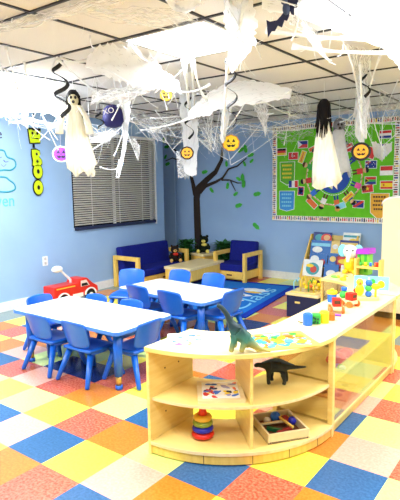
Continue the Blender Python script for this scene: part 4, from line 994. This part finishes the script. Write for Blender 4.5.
#@@DECOR
# ------------------------------------------------------------------ hanging Halloween decorations
def dmax(px, py):
    d = ray(px, py)
    m = 99
    if d.z > 0: m = min(m, (ZC-.03-CH)/d.z)
    if d.x < 0: m = min(m, (X1+.03)/d.x)
    if d.y > 0: m = min(m, (Y1-.03)/d.y)
    return m
def pt(px, py, dep): return CAM+ray(px, py)*min(dep, dmax(px, py))
WEBT = web_mat('cobweb_thin', .47, (.6, 4, 1), .25); WEBD = web_mat('cobweb_dense', .20, (.7, 3, 1), .2); WEBM = web_mat('cobweb_medium', .36, (.7, 3.5, 1), .22)
FIB = mat('cobweb_fibre', (240, 244, 246), .9, .1)
def lerp_poly(P, t):
    n = len(P)-1; i = min(int(t*n), n-1); f = t*n-i
    return (P[i][0]*(1-f)+P[i+1][0]*f, P[i][1]*(1-f)+P[i+1][1]*f)
def cobweb(label, sheets, strands, fine, seed, group=None):
    rq = random.Random(seed); b = MB()
    b.bm.loops.layers.uv.verify()
    for A, B, da, db, mi in sheets:
        n, m = max(12, 6*len(A)), 9; rows = []
        ph = rq.uniform(0, 6)
        for i in range(n+1):
            t_ = i/n; a = lerp_poly(A, t_); c = lerp_poly(B, t_); row = []
            rag0, rag1 = rq.uniform(-.10, .08), rq.uniform(-.08, .10)
            for j in range(m+1):
                s_ = rag0+(1+rag1-rag0)*j/m
                p = pt(a[0]*(1-s_)+c[0]*s_, a[1]*(1-s_)+c[1]*s_, da*(1-s_)+db*s_)
                p = p+Vector((0, 0, -.03*abs(math.sin(s_*3.1)*math.sin(t_*7+ph))))
                row.append(p)
            rows.append(row)
        u0 = rq.uniform(0, 20)
        b.grid(rows, mi, uv=lambda i, j, n=n, m=m, u0=u0: (u0+i/n*len(A)*.5, j/m))
        # fibres along and across the sheet
        for k in range(10):
            s0, s1 = rq.uniform(-.05, 1.05), rq.uniform(-.05, 1.05); t0 = rq.uniform(-.1, .7); t1 = t0+rq.uniform(.2, .5); pts = []
            for q in range(7):
                t_ = max(0, min(1, t0+(t1-t0)*q/6)); s_ = s0+(s1-s0)*q/6; a = lerp_poly(A, t_); c = lerp_poly(B, t_)
                pts.append(pt(a[0]*(1-s_)+c[0]*s_, a[1]*(1-s_)+c[1]*s_, da*(1-s_)+db*s_-.01))
            b.tube(pts, rq.uniform(.0012, .003), 5, 3)
    def strand(p0, p1, d0, d1, r, sag=.02):
        P0, P1 = pt(*p0, d0), pt(*p1, d1); pts = []; rs = []; off = rq.uniform(-.02, .02)
        for q in range(9):
            t_ = q/8; v = P0.lerp(P1, t_); v.z -= sag*4*t_*(1-t_); v += RT*off*math.sin(t_*PI)
            pts.append(v); rs.append(r*.55*(1+.9*(2*t_-1)**4)*rq.uniform(.75, 1.25))
        b.tube(pts, rs, 6, 3)
    for p0, p1, d0, d1, r in strands: strand(p0, p1, d0, d1, r)
    for (x0, y0, x1, y1), dep, n, r in fine:
        for k in range(n*2//3):
            p0 = (rq.uniform(x0, x1), rq.uniform(y0, y1)); a = rq.gauss(PI/2, .9); L = rq.uniform(12, 40)
            p1 = (p0[0]+math.cos(a)*L, p0[1]+math.sin(a)*L)
            strand(p0, p1, dep+rq.uniform(-.2, .2), dep+rq.uniform(-.2, .2), rq.uniform(.3, .7)*r)
    o = b.build('cobweb', [WEBT, WEBM, WEBD, FIB], recalc=False)
    tag(o, label, 'cobweb', group or 'cobwebs stretched under the ceiling'); return o
cobweb('stretched white cobweb band crossing the upper left corner of the ceiling', [([(-4, 24), (35, 14), (75, 3), (115, -8)], [(-4, 32), (38, 23), (82, 12), (125, 2)], 3.0, 3.0, 1), ([(70, 4), (120, 6), (170, 8), (205, 20)], [(80, 14), (125, 24), (165, 28), (190, 30)], 3.0, 3.0, 0)],
       [((0, 30), (95, 0), 3, 3, .006), ((45, 20), (18, 27), 3, 3, .006), ((95, 10), (190, 32), 3, 3, .005)], [((0, 14, 90, 22), 3, 8, .003)], 1)
cobweb('fluffy white cobweb clump at far left hanging over the cloud decals', [([(-6, 84), (10, 76), (30, 80), (52, 94), (66, 104)], [(-6, 118), (10, 114), (28, 110), (48, 112), (64, 122)], 4.2, 4.6, 2), ([(-6, 60), (8, 70), (14, 84)], [(-6, 96), (20, 96), (34, 94)], 4.0, 4.2, 1), ([(20, 100), (22, 112), (24, 122)], [(30, 100), (28, 112), (28, 128)], 4.5, 4.6, 2)],
       [((6, 48), (20, 96), 4, 4.3, .01), ((24, 62), (26, 100), 4, 4.3, .010), ((57, 58), (24, 100), 4, 4.4, .01), ((57, 58), (100, 95), 3.6, 4.4, .012), ((10, 95), (62, 112), 4.3, 4.6, .012), ((20, 110), (50, 140), 4.5, 4.7, .006), ((30, 85), (58, 150), 4.4, 4.7, .008), ((42, 90), (30, 122), 4.4, 4.6, .007), ((0, 104), (26, 126), 4.4, 4.6, .008), ((65, 100), (40, 140), 4.4, 4.7, .005)],
       [((0, 70, 60, 105), 4.4, 30, .004)], 2)
cobweb('wide dense white cobweb stretched below the ceiling left of the centre', [([(87, 56), (100, 45), (118, 45), (136, 48), (152, 58), (166, 72), (178, 80)], [(84, 66), (102, 74), (120, 80), (138, 86), (150, 88), (164, 90), (182, 92)], 3.7, 3.9, 2), ([(92, 92), (118, 88), (150, 86)], [(90, 104), (115, 100), (150, 92)], 4.2, 4.0, 1)],
       [((88, 60), (60, 57), 3.7, 3.6, .014), ((95, 48), (90, 36), 3.6, 3.5, .008), ((150, 86), (96, 98), 4, 4.3, .02), ((146, 88), (118, 106), 4, 4.4, .012), ((150, 62), (162, 42), 3.8, 3.6, .012), ((150, 62), (130, 44), 3.8, 3.6, .01), ((178, 92), (210, 84), 4.2, 4.2, .014), ((135, 60), (112, 120), 4, 4.6, .010), ((175, 82), (168, 104), 4, 4.4, .008), ((160, 85), (190, 60), 4, 3.8, .006), ((130, 84), (158, 108), 4.2, 4.6, .006)],
       [((90, 50, 175, 92), 4.0, 36, .004)], 3)
cobweb('torn white cobweb dangling in front of the window blind', [([(118, 96), (122, 112), (124, 130), (122, 150), (118, 172)], [(130, 96), (130, 112), (128, 130), (126, 150), (119, 178)], 4.8, 4.9, 2), ([(88, 138), (104, 134), (116, 128)], [(90, 142), (106, 142), (117, 134)], 4.9, 4.9, 1), ([(128, 140), (134, 146), (138, 158)], [(134, 138), (140, 146), (139, 160)], 4.9, 4.9, 1), ([(130, 108), (145, 112), (160, 122)], [(130, 122), (145, 128), (158, 142)], 4.9, 5.2, 0)],
       [((122, 90), (124, 130), 4.7, 4.9, .02), ((124, 125), (92, 150), 4.9, 4.9, .007), ((124, 130), (114, 156), 4.9, 4.9, .008), ((126, 128), (138, 160), 4.9, 4.9, .007), ((100, 167), (118, 168), 4.9, 4.9, .007), ((120, 160), (117, 178), 4.9, 4.9, .010), ((128, 120), (160, 128), 4.9, 5.3, .007), ((128, 115), (150, 140), 4.9, 5.3, .005), ((122, 118), (96, 138), 4.9, 4.9, .006), ((104, 136), (112, 134), 4.9, 4.9, .012), ((112, 70), (122, 110), 4.4, 4.8, .008)],
       [((100, 105, 160, 130), 4.9, 30, .003)], 4)
cobweb('pale tattered cobweb hanging in front of the painted tree', [([(178, 70), (180, 100), (182, 130), (184, 172)], [(194, 70), (196, 100), (198, 130), (197, 174)], 5.0, 5.2, 2), ([(140, 118), (160, 116), (182, 112)], [(138, 134), (160, 132), (184, 124)], 5.2, 5.2, 0), ([(196, 118), (204, 132), (210, 150)], [(214, 110), (212, 128), (212, 150)], 5.2, 5.2, 0), ([(176, 152), (186, 150), (197, 150)], [(178, 176), (186, 178), (197, 174)], 5.2, 5.2, 1)],
       [((184, 60), (190, 120), 4.8, 5.2, .024), ((192, 60), (194, 110), 4.8, 5.2, .018), ((150, 118), (196, 112), 5.2, 5.2, .01), ((155, 110), (175, 136), 5.1, 5.2, .006), ((140, 130), (178, 122), 5.2, 5.2, .008), ((196, 120), (214, 150), 5.2, 5.3, .005), ((198, 138), (228, 160), 5.2, 5.4, .004), ((220, 118), (231, 165), 5.2, 5.4, .004), ((231, 165), (280, 132), 5.4, 5.6, .004), ((160, 130), (188, 165), 5.2, 5.2, .004)],
       [((145, 105, 215, 135), 5.2, 36, .003)], 5)
cobweb('thick white cobweb column hanging from ceiling at top centre', [([(223, -6), (224, 18), (228, 40), (230, 68)], [(252, -6), (256, 20), (254, 44), (234, 70)], 2.5, 2.9, 2), ([(226, -6), (229, 20), (231, 50)], [(247, -6), (250, 20), (246, 52)], 2.45, 2.85, 2), ([(160, -6), (176, 2), (200, -4)], [(176, 8), (186, 14), (204, 2)], 2.6, 2.6, 2)],
       [((229, 0), (228, 72), 2.5, 3, .014), ((245, 0), (236, 70), 2.5, 3, .016), ((236, 40), (228, 60), 2.8, 3, .010)], [((226, 10, 250, 50), 2.7, 14, .004)], 6)
cobweb('broad white cobweb hammock hanging below ceiling in the centre', [([(188, 112), (202, 98), (220, 86), (244, 80), (266, 82), (292, 88)], [(188, 120), (204, 116), (222, 108), (246, 104), (268, 100), (290, 98)], 4.4, 4.4, 2), ([(218, 104), (222, 112), (220, 138)], [(234, 102), (230, 116), (224, 142)], 4.7, 4.9, 2), ([(252, 104), (258, 116), (264, 130)], [(268, 100), (268, 118), (266, 136)], 4.8, 5.0, 1)],
       [((228, 60), (224, 140), 4.2, 4.9, .016), ((190, 118), (150, 128), 4.6, 4.8, .014), ((206, 100), (194, 60), 4.3, 4.0, .016), ((290, 92), (250, 104), 4.4, 4.5, .016), ((245, 102), (220, 136), 4.6, 4.9, .01), ((262, 100), (300, 118), 4.7, 5, .007), ((232, 106), (300, 128), 4.7, 5.2, .004), ((230, 160), (270, 112), 5.2, 5, .004), ((262, 112), (275, 158), 5, 5.4, .003)],
       [((195, 85, 290, 112), 4.6, 40, .004)], 7)
cobweb('layered bright cobwebs across the top right corner of the ceiling', [([(262, -6), (290, 4), (322, 12), (360, 24), (404, 34)], [(262, 8), (292, 16), (326, 26), (362, 40), (404, 52)], 2.5, 2.9, 2), ([(336, -8), (352, 6), (372, 22), (404, 20)], [(352, 12), (362, 26), (380, 42), (404, 46)], 2.45, 2.6, 2), ([(284, 18), (300, 30), (318, 50)], [(296, 14), (316, 30), (328, 60)], 2.9, 3.3, 1), ([(372, 30), (385, 50), (404, 72)], [(392, 26), (400, 44), (408, 62)], 2.8, 3.2, 2)],
       [((266, 30), (404, 40), 3, 3, .016), ((292, 46), (404, 52), 3.3, 3.2, .02), ((300, 22), (330, 62), 2.9, 3.6, .012), ((322, -4), (362, 36), 2.5, 2.9, .012), ((350, 0), (404, 66), 2.5, 3.2, .016), ((310, 40), (372, 26), 3, 2.9, .008), ((300, 0), (292, 40), 2.5, 3.0, .007), ((365, 10), (386, 20), 2.6, 2.7, .01), ((386, 10), (404, 30), 2.6, 2.7, .012)],
       [((270, 5, 400, 50), 3.0, 34, .004)], 8)
cobweb('white cobweb strip fanning down from ceiling right of the hanging ghost', [([(348, 44), (354, 70), (358, 96), (360, 130)], [(372, 50), (368, 72), (368, 98), (366, 134)], 4.2, 4.8, 1), ([(356, 92), (356, 112), (358, 140)], [(370, 92), (368, 114), (364, 142)], 4.7, 4.8, 2)],
       [((347, 46), (358, 98), 4, 4.7, .012), ((380, 56), (368, 98), 4, 4.7, .012), ((360, 60), (362, 140), 4.2, 4.8, .012), ((370, 60), (374, 80), 4.2, 4.5, .008), ((364, 96), (344, 136), 4.8, 5.2, .006), ((368, 96), (384, 152), 4.8, 5.3, .007), ((356, 110), (340, 122), 4.8, 5.2, .007)],
       [((348, 80, 376, 115), 4.8, 20, .003)], 9)
cobweb('thin grey white cobweb draped over top edge of the bulletin board', [([(272, 122), (284, 118), (300, 120), (314, 116)], [(274, 136), (286, 144), (300, 140), (314, 134)], 6.0, 6.2, 0), ([(338, 122), (352, 120), (362, 122)], [(336, 140), (350, 146), (360, 140)], 5.8, 6.0, 0), ([(372, 140), (382, 146), (392, 142)], [(374, 156), (382, 160), (392, 150)], 5.6, 5.8, 2), ([(380, 90), (392, 96), (404, 100)], [(376, 118), (390, 122), (404, 118)], 5.0, 5.4, 0), ([(296, 84), (306, 96), (314, 112)], [(276, 92), (286, 110), (300, 118)], 5, 5.6, 0)],
       [((270, 128), (316, 120), 6, 6, .006), ((290, 112), (284, 145), 5.8, 6.1, .008), ((340, 118), (398, 124), 5.8, 5.8, .008), ((383, 116), (381, 150), 5.6, 5.7, .007), ((398, 132), (376, 152), 5.5, 5.7, .006), ((366, 128), (374, 150), 5.4, 5.7, .006), ((240, 128), (300, 130), 5.8, 6, .005), ((300, 110), (262, 130), 5.6, 5.8, .004), ((398, 80), (382, 120), 4.9, 5.4, .006)],
       [((275, 105, 315, 130), 5.8, 16, .003), ((340, 110, 398, 135), 5.7, 24, .003)], 10)

cobweb('fine gauzy cobweb strung along top of the blue back wall above the tree', [([(150, 120), (170, 124), (190, 120), (215, 126), (240, 120), (275, 126)], [(148, 136), (172, 146), (192, 140), (216, 150), (240, 136), (272, 140)], 5.8, 6.2, 0), ([(196, 124), (206, 134), (214, 150)], [(210, 120), (222, 136), (228, 158)], 5.5, 5.7, 0)],
       [((150, 130), (215, 142), 5.8, 5.8, .006), ((176, 118), (212, 152), 5.6, 5.7, .005), ((240, 122), (206, 146), 5.8, 5.7, .005), ((200, 118), (172, 150), 5.6, 5.6, .005), ((246, 124), (284, 134), 6, 6.1, .005)], [((150, 112, 275, 130), 5.8, 40, .0035)], 12)
cobweb('fine gauzy cobweb draped across left wall above window and lime sign', [([(10, 112), (30, 118), (52, 122), (76, 118)], [(8, 124), (28, 124), (50, 130), (74, 130)], 5.0, 5.2, 0), ([(84, 122), (104, 126), (120, 120)], [(86, 136), (102, 144), (120, 138)], 5.0, 5.1, 0)],
       [((36, 100), (58, 140), 4.9, 5.1, .006), ((30, 118), (74, 128), 5, 5.1, .005)], [((5, 98, 75, 112), 5.0, 20, .003)], 13)

# ghosts
def hang_string(parent, z, top): MB().cyl((0, 0, z), (0, 0, top), .003, n=6).build('string', WHITE, parent)
def ghost(label, px, py, dep, L, W, lean, gown, haircol, facecol, rz, seed, veil=None):
    p = pt(px, py, dep); t_ = thing('hanging_ghost', label, 'hanging decoration', p, rz); rq = random.Random(seed)
    wob = [rq.uniform(0, 6) for _ in range(4)]
    def jit(k, i): a = 2*PI*k/28; return 1+.16*(i/8)*math.sin(5*a+wob[0]+i*.3)+.10*(i/8)*math.sin(9*a+wob[1])
    b = MB(); prof = [(.02, -.07), (.05, -.10), (.075, -.14), (.075, -.22), (.085, -.32), (.10, -.45), (.12, -.60), (.135, -.78), (.14, -.9)]
    b.lathe([(r*W/.14, z*L/.9) for r, z in prof][::-1], n=28, jit=lambda k, i: jit(k, 8-i))
    for v in b.bm.verts:
        u = -v.co.z/L; v.co.x += lean*u*u; v.co.y *= .6
        if u > .97: v.co.z += .06*math.sin(math.atan2(v.co.y, v.co.x-lean*u*u)*4+wob[2])-.02
    b.build('gown', gown, t_)
    for sx in ((-1, 1) if veil is not None and veil < .6 else ()):
        MB().tube([(sx*.05, -.01, -.13*L), (sx*.10, -.05, -.27*L), (sx*.12, -.07, -.40*L), (sx*.13, -.075, -.52*L)], [.03, .035, .04, .05], 10, flat=.5).build('sleeve', gown, t_)
    h = MB(); h.sph((0, 0, -.02), (.048, .05, .065)); h.build('head', facecol, t_)
    f = MB()
    for sx in (-1, 1): f.sph((sx*.019, -.046, -.01), (.012, .008, .014), seg=10)
    f.sph((0, -.047, -.048), (.014, .007, .014), seg=10); f.build('face_holes', BLACK, t_)
    b = MB()
    b.sph((0, .012, 0), (.058, .055, .066))
    for k in range(34):
        a = rq.uniform(.15*PI-.5, PI*.85+.5); r0 = .045; x, y = r0*math.cos(a), r0*math.sin(a)+.004; LL = rq.uniform(.12, .30)*(veil or 1)
        b.tube([(x*.4, y*.4, .06), (x*1.15, y*1.1, .01), (x*1.35, y*1.2, -.1), (x*1.5+rq.uniform(-.02, .02), y*1.2+rq.uniform(-.02, .02), -.1-LL)], [.008, .010, .009, .002], 5)
    b.build('hair', haircol, t_)
    top = ZC-p.z-.002; hang_string(t_, .05, top); return t_
HAIR = mat('black_hair', (20, 18, 20), .8, .2); BONE = mat('bone_face', (214, 206, 170), .7)
ghost('cream gowned skeleton ghost with short black hair hanging left, before window', 73, 97, 4.45, .62, .115, .06, CREAM, HAIR, BONE, math.radians(50), 3, veil=.35)
ghost('long black haired ghost in cream gown hanging before the bulletin board', 324, 106, 4.8, .71, .125, -.04, CREAM, HAIR, BONE, math.radians(205), 8, veil=.8)
ghost('grey veiled white ghost hanging behind the black haired ghost', 339, 124, 5.7, .52, .12, .02, mat('white_grey_cloth', (206, 208, 210), .9, .1), GREYC, GREYC, math.radians(35), 5, veil=.8)
ghost('small white cloth ghost hanging under cobweb strip at right', 362, 98, 4.95, .32, .055, 0, mat('white_cloth', (244, 246, 246), .9, .1), FIB, mat('white_cloth', (0, 0, 0)), math.radians(30), 9, veil=.62)

# black curly streamers
def curl(label, px, y0, y1, dep, turns, rad, w=.011, lean=0):
    p0 = pt(px, y0, dep); L = (y1-y0)*dep/CF; b = MB(); pts = []; rs = []; n = int(turns*14)
    for k in range(n+1):
        t_ = k/n; a = 2*PI*turns*t_+1; r = rad*(.7+.5*math.sin(t_*PI))
        pts.append((r*math.cos(a)+lean*t_, r*math.sin(a), -L*t_)); rs.append(w*(.35+.9*abs(math.sin(a*.5+.4))))
    b.tube(pts, rs, 6, flat=.35)
    t_ = thing('curly_streamer', label, 'streamer', p0, 0, 'black spiral streamers')
    b.build('spiral', BLACK, t_)
    MB().cyl((pts[0][0], pts[0][1], 0), (0, 0, ZC-p0.z-.002), .002, n=5).build('string', BLACK, t_)
    return t_
curl('black curly streamer at left in front of the skeleton ghost', 57, 60, 112, 4.0, 2.4, .045, .013, .06)
curl('black curly streamer hanging down from top centre cobweb column', 229, 52, 124, 3.6, 3.2, .034, .010, .03)
curl('black curly streamer above the round pumpkin face by the tree', 188, 97, 138, 4.7, 2.3, .035, .011, .02)
curl('short black curly streamer above the small cloth ghost at right', 364, 74, 96, 4.3, 1.2, .035, .012, .02)
curl('small black curly streamer beside the navy hat shape before window', 98, 112, 128, 4.7, 1.5, .03, .009, .03)
# face cut-outs
def face(label, px, py, dep, r, col, rimcol, petal=0, rim=1.14, name='pumpkin_cutout', cat='cut-out'):
    p = pt(px, py, dep); yaw_ = math.atan2(p.y, p.x)-PI/2
    t_ = thing(name, label, cat, p, yaw_, None); n = 40
    out = [((r*(rim+petal*.6*math.sin(9*a)))*math.cos(a), (r*(rim-.06+petal*.6*math.sin(9*a)))*math.sin(a)) for a in [2*PI*k/n for k in range(n)]]
    inn = [((r*(1+petal*math.sin(9*a)))*math.cos(a), (r*(.95+petal*math.sin(9*a)))*math.sin(a)) for a in [2*PI*k/n for k in range(n)]]
    b = MB(); b.prism(out, -.006, .0, 1, FR); b.prism(inn, 0, .003, 0, FR); b.build('disc', [col, rimcol], t_)
    b = MB()
    for sx in (-1, 1): b.prism([(sx*r*.36+r*.27*math.cos(a), r*.26+r*.28*math.sin(a)) for a in (PI*.5, PI*1.17, PI*1.83)], .003, .005, 0, FR)
    b.prism([(-r*.09, -r*.08), (r*.09, -r*.08), (0, r*.07)], .003, .005, 0, FR)
    b.prism([(-r*.62, -r*.12), (-r*.35, -r*.28), (-r*.2, -r*.2), (0, -r*.34), (r*.2, -r*.2), (r*.35, -r*.28), (r*.62, -r*.12), (r*.45, -r*.5), (r*.2, -r*.56), (r*.1, -r*.46), (-r*.1, -r*.46), (-r*.2, -r*.58), (-r*.45, -r*.5)], .003, .005, 0, FR)
    b.build('face_print', BLACK, t_)
    MB().cyl((0, 0.003, r), (0, 0.003, ZC-p.z-.002), .0015, n=5).build('string', WHITE, t_)
    return t_
PK = mat('pumpkin_orange', (242, 168, 40), .6); PKY = mat('pumpkin_yellow', (252, 214, 40), .6)
face('round orange yellow pumpkin face cutout hanging at the tree trunk top', 187, 153, 4.9, .052, PK, BLACK, .03, 1.28)
face('bright yellow wavy edged pumpkin face cutout hanging by tree branches', 231, 143, 5.1, .075, PKY, mat('rim_orange', (230, 150, 40), .6), .06)
face('yellow pumpkin face cutout with thick black rim before the bulletin board', 361, 151.5, 4.7, .066, PK, BLACK, 0, 1.34)
face('tiny orange pumpkin face cutout hanging before the window blind', 90.5, 158.5, 4.9, .036, PK, BROWN)
g = face('purple ghost badge cutout hanging on left wall beside the lime sign', 61, 154, 5.2, .075, mat('badge_purple', (112, 40, 160), .6), PAPER, name='ghost_cutout')
b = MB(); b.prism([(-.035, -.05), (-.045, .0), (-.03, .045), (0, .058), (.03, .045), (.045, 0), (.05, -.04), (.02, -.03), (0, -.055), (-.015, -.03)], .0025, .0028, 0, FR); b.build('white_ghost', PAPER, g)
face('small yellow pumpkin cutout hanging close below the ceiling near centre left', 166, 95, 4.3, .045, mat('gold_cutout', (240, 200, 90), .6), PKY)
# navy pirate-like hat with lettering
p = pt(113, 117, 4.75); yaw_ = math.atan2(p.y, p.x)-PI/2
ht = thing('navy_pouch', 'dark navy hanging pouch with white marks tangled in web before window', 'hanging decoration', p, yaw_)
MB().lathe([(.02, -.10), (.07, -.085), (.10, -.04), (.095, .02), (.085, .07), (.06, .10), (.02, .112)], n=26).build('body', mat('pouch_navy', (26, 26, 92), .7), ht)
text('lettering', 'XO', .07, .002, PAPER, ht, M=Matrix.Translation((-.04, -.093, .04)) @ FR @ Matrix.Rotation(.25, 4, 'Z'))
MB().cyl((0, 0, .11), (0, 0, ZC-p.z-.002), .002, n=5).build('string', WHITE, ht)
# bat
p = pt(281, 17, 2.55); yaw_ = math.atan2(p.y, p.x)-PI/2
bt = thing('paper_bat', 'navy blue bat with scalloped wings hanging from ceiling at top centre right', 'bat', p, yaw_)
q = lambda x, y: ((x-281)*2.55/CF, (17-y)*2.55/CF)
b = MB(); b.prism([q(*c) for c in ((268, 36), (266.5, 19), (270, 21), (277, 20), (281, 16), (284, 12), (290, 10), (289, 17), (287, 21), (284.5, 20), (282, 27), (278, 25), (275, 30), (272, 30))], -.004, .004, 0, FR); b.build('wing', mat('bat_navy', (28, 34, 74), .6), bt)
b = MB(); b.prism([q(*c) for c in ((284, 12), (284, 4), (287, -3), (300, -10), (304, 2), (297, 4), (297, 9), (294, 9), (294, 16), (291, 15), (290, 12))], -.004, .004, 0, FR); b.build('wing', MATS['bat_navy'], bt)
b = MB(); b.sph((q(286, 10)[0], -.012, q(286, 10)[1]), (.018, .016, .032)); b.sph((q(284, 3)[0], -.012, q(284, 3)[1]), .017); b.build('body', mat('bat_body', (60, 76, 110), .7), bt)
MB().cyl((.02, 0, .03), (.02, 0, ZC-p.z-.002), .0015, n=5).build('string', WHITE, bt)

# ------------------------------------------------------------------ lights: ceiling troffers, open side of the room
LT = mat('lamp_diffuser', (250, 252, 255), .5, emit=6)
def troffer(ix, iy, label, power):
    x, y = CU+GS*(ix+.5), CV+GS*(iy+.5)
    t_ = thing('ceiling_light', label, 'ceiling light', (x, y, ZC-.010), 0, 'square ceiling lights')
    MB().box((0, 0, 0), (GS-.06, GS-.06, .004)).build('diffuser', LT, t_)
    b = MB()
    for sx in (-1, 1): b.box((sx*(GS/2-.02), 0, .002), (.018, GS-.02, .01)); b.box((0, sx*(GS/2-.02), .002), (GS-.02, .018, .01))
    b.build('frame', WHITE, t_)
    l = bpy.data.lights.new('lamp', 'AREA'); l.shape = 'SQUARE'; l.size = GS-.08; l.energy = power; l.color = (.96, .98, 1)
    o = bpy.data.objects.new('lamp', l); COL.objects.link(o); o.parent = t_; o.location = (0, 0, -.012)
P0 = 42
for ix, iy, lb in ((0, 1, 'square ceiling light panel shining through the wide cobweb left of centre'), (2, 1, 'square ceiling light panel behind cobwebs at top right'), (-3, 1, 'square ceiling light panel out of view near the left wall'),
                   (-3, -2, 'square ceiling light panel out of view near the entrance'), (0, -2, 'square ceiling light panel out of view above the photographer'), (3, -2, 'square ceiling light panel out of view at right of the photographer'), (4, 2, 'square ceiling light panel out of view at right'), (4, 5, 'square ceiling light panel out of view above tall cabinet')):
    troffer(ix, iy, lb, P0*(1.5 if ix == -3 else 1))
w = bpy.data.worlds.new('world'); sc.world = w; w.use_nodes = True
bgn = w.node_tree.nodes['Background']; bgn.inputs[0].default_value = (.93, .96, 1, 1); bgn.inputs[1].default_value = .58
vs = sc.view_settings; vs.view_transform = 'Standard'; vs.look = 'None'; vs.gamma = 1; vs.use_curve_mapping = False; vs.exposure = 0.28
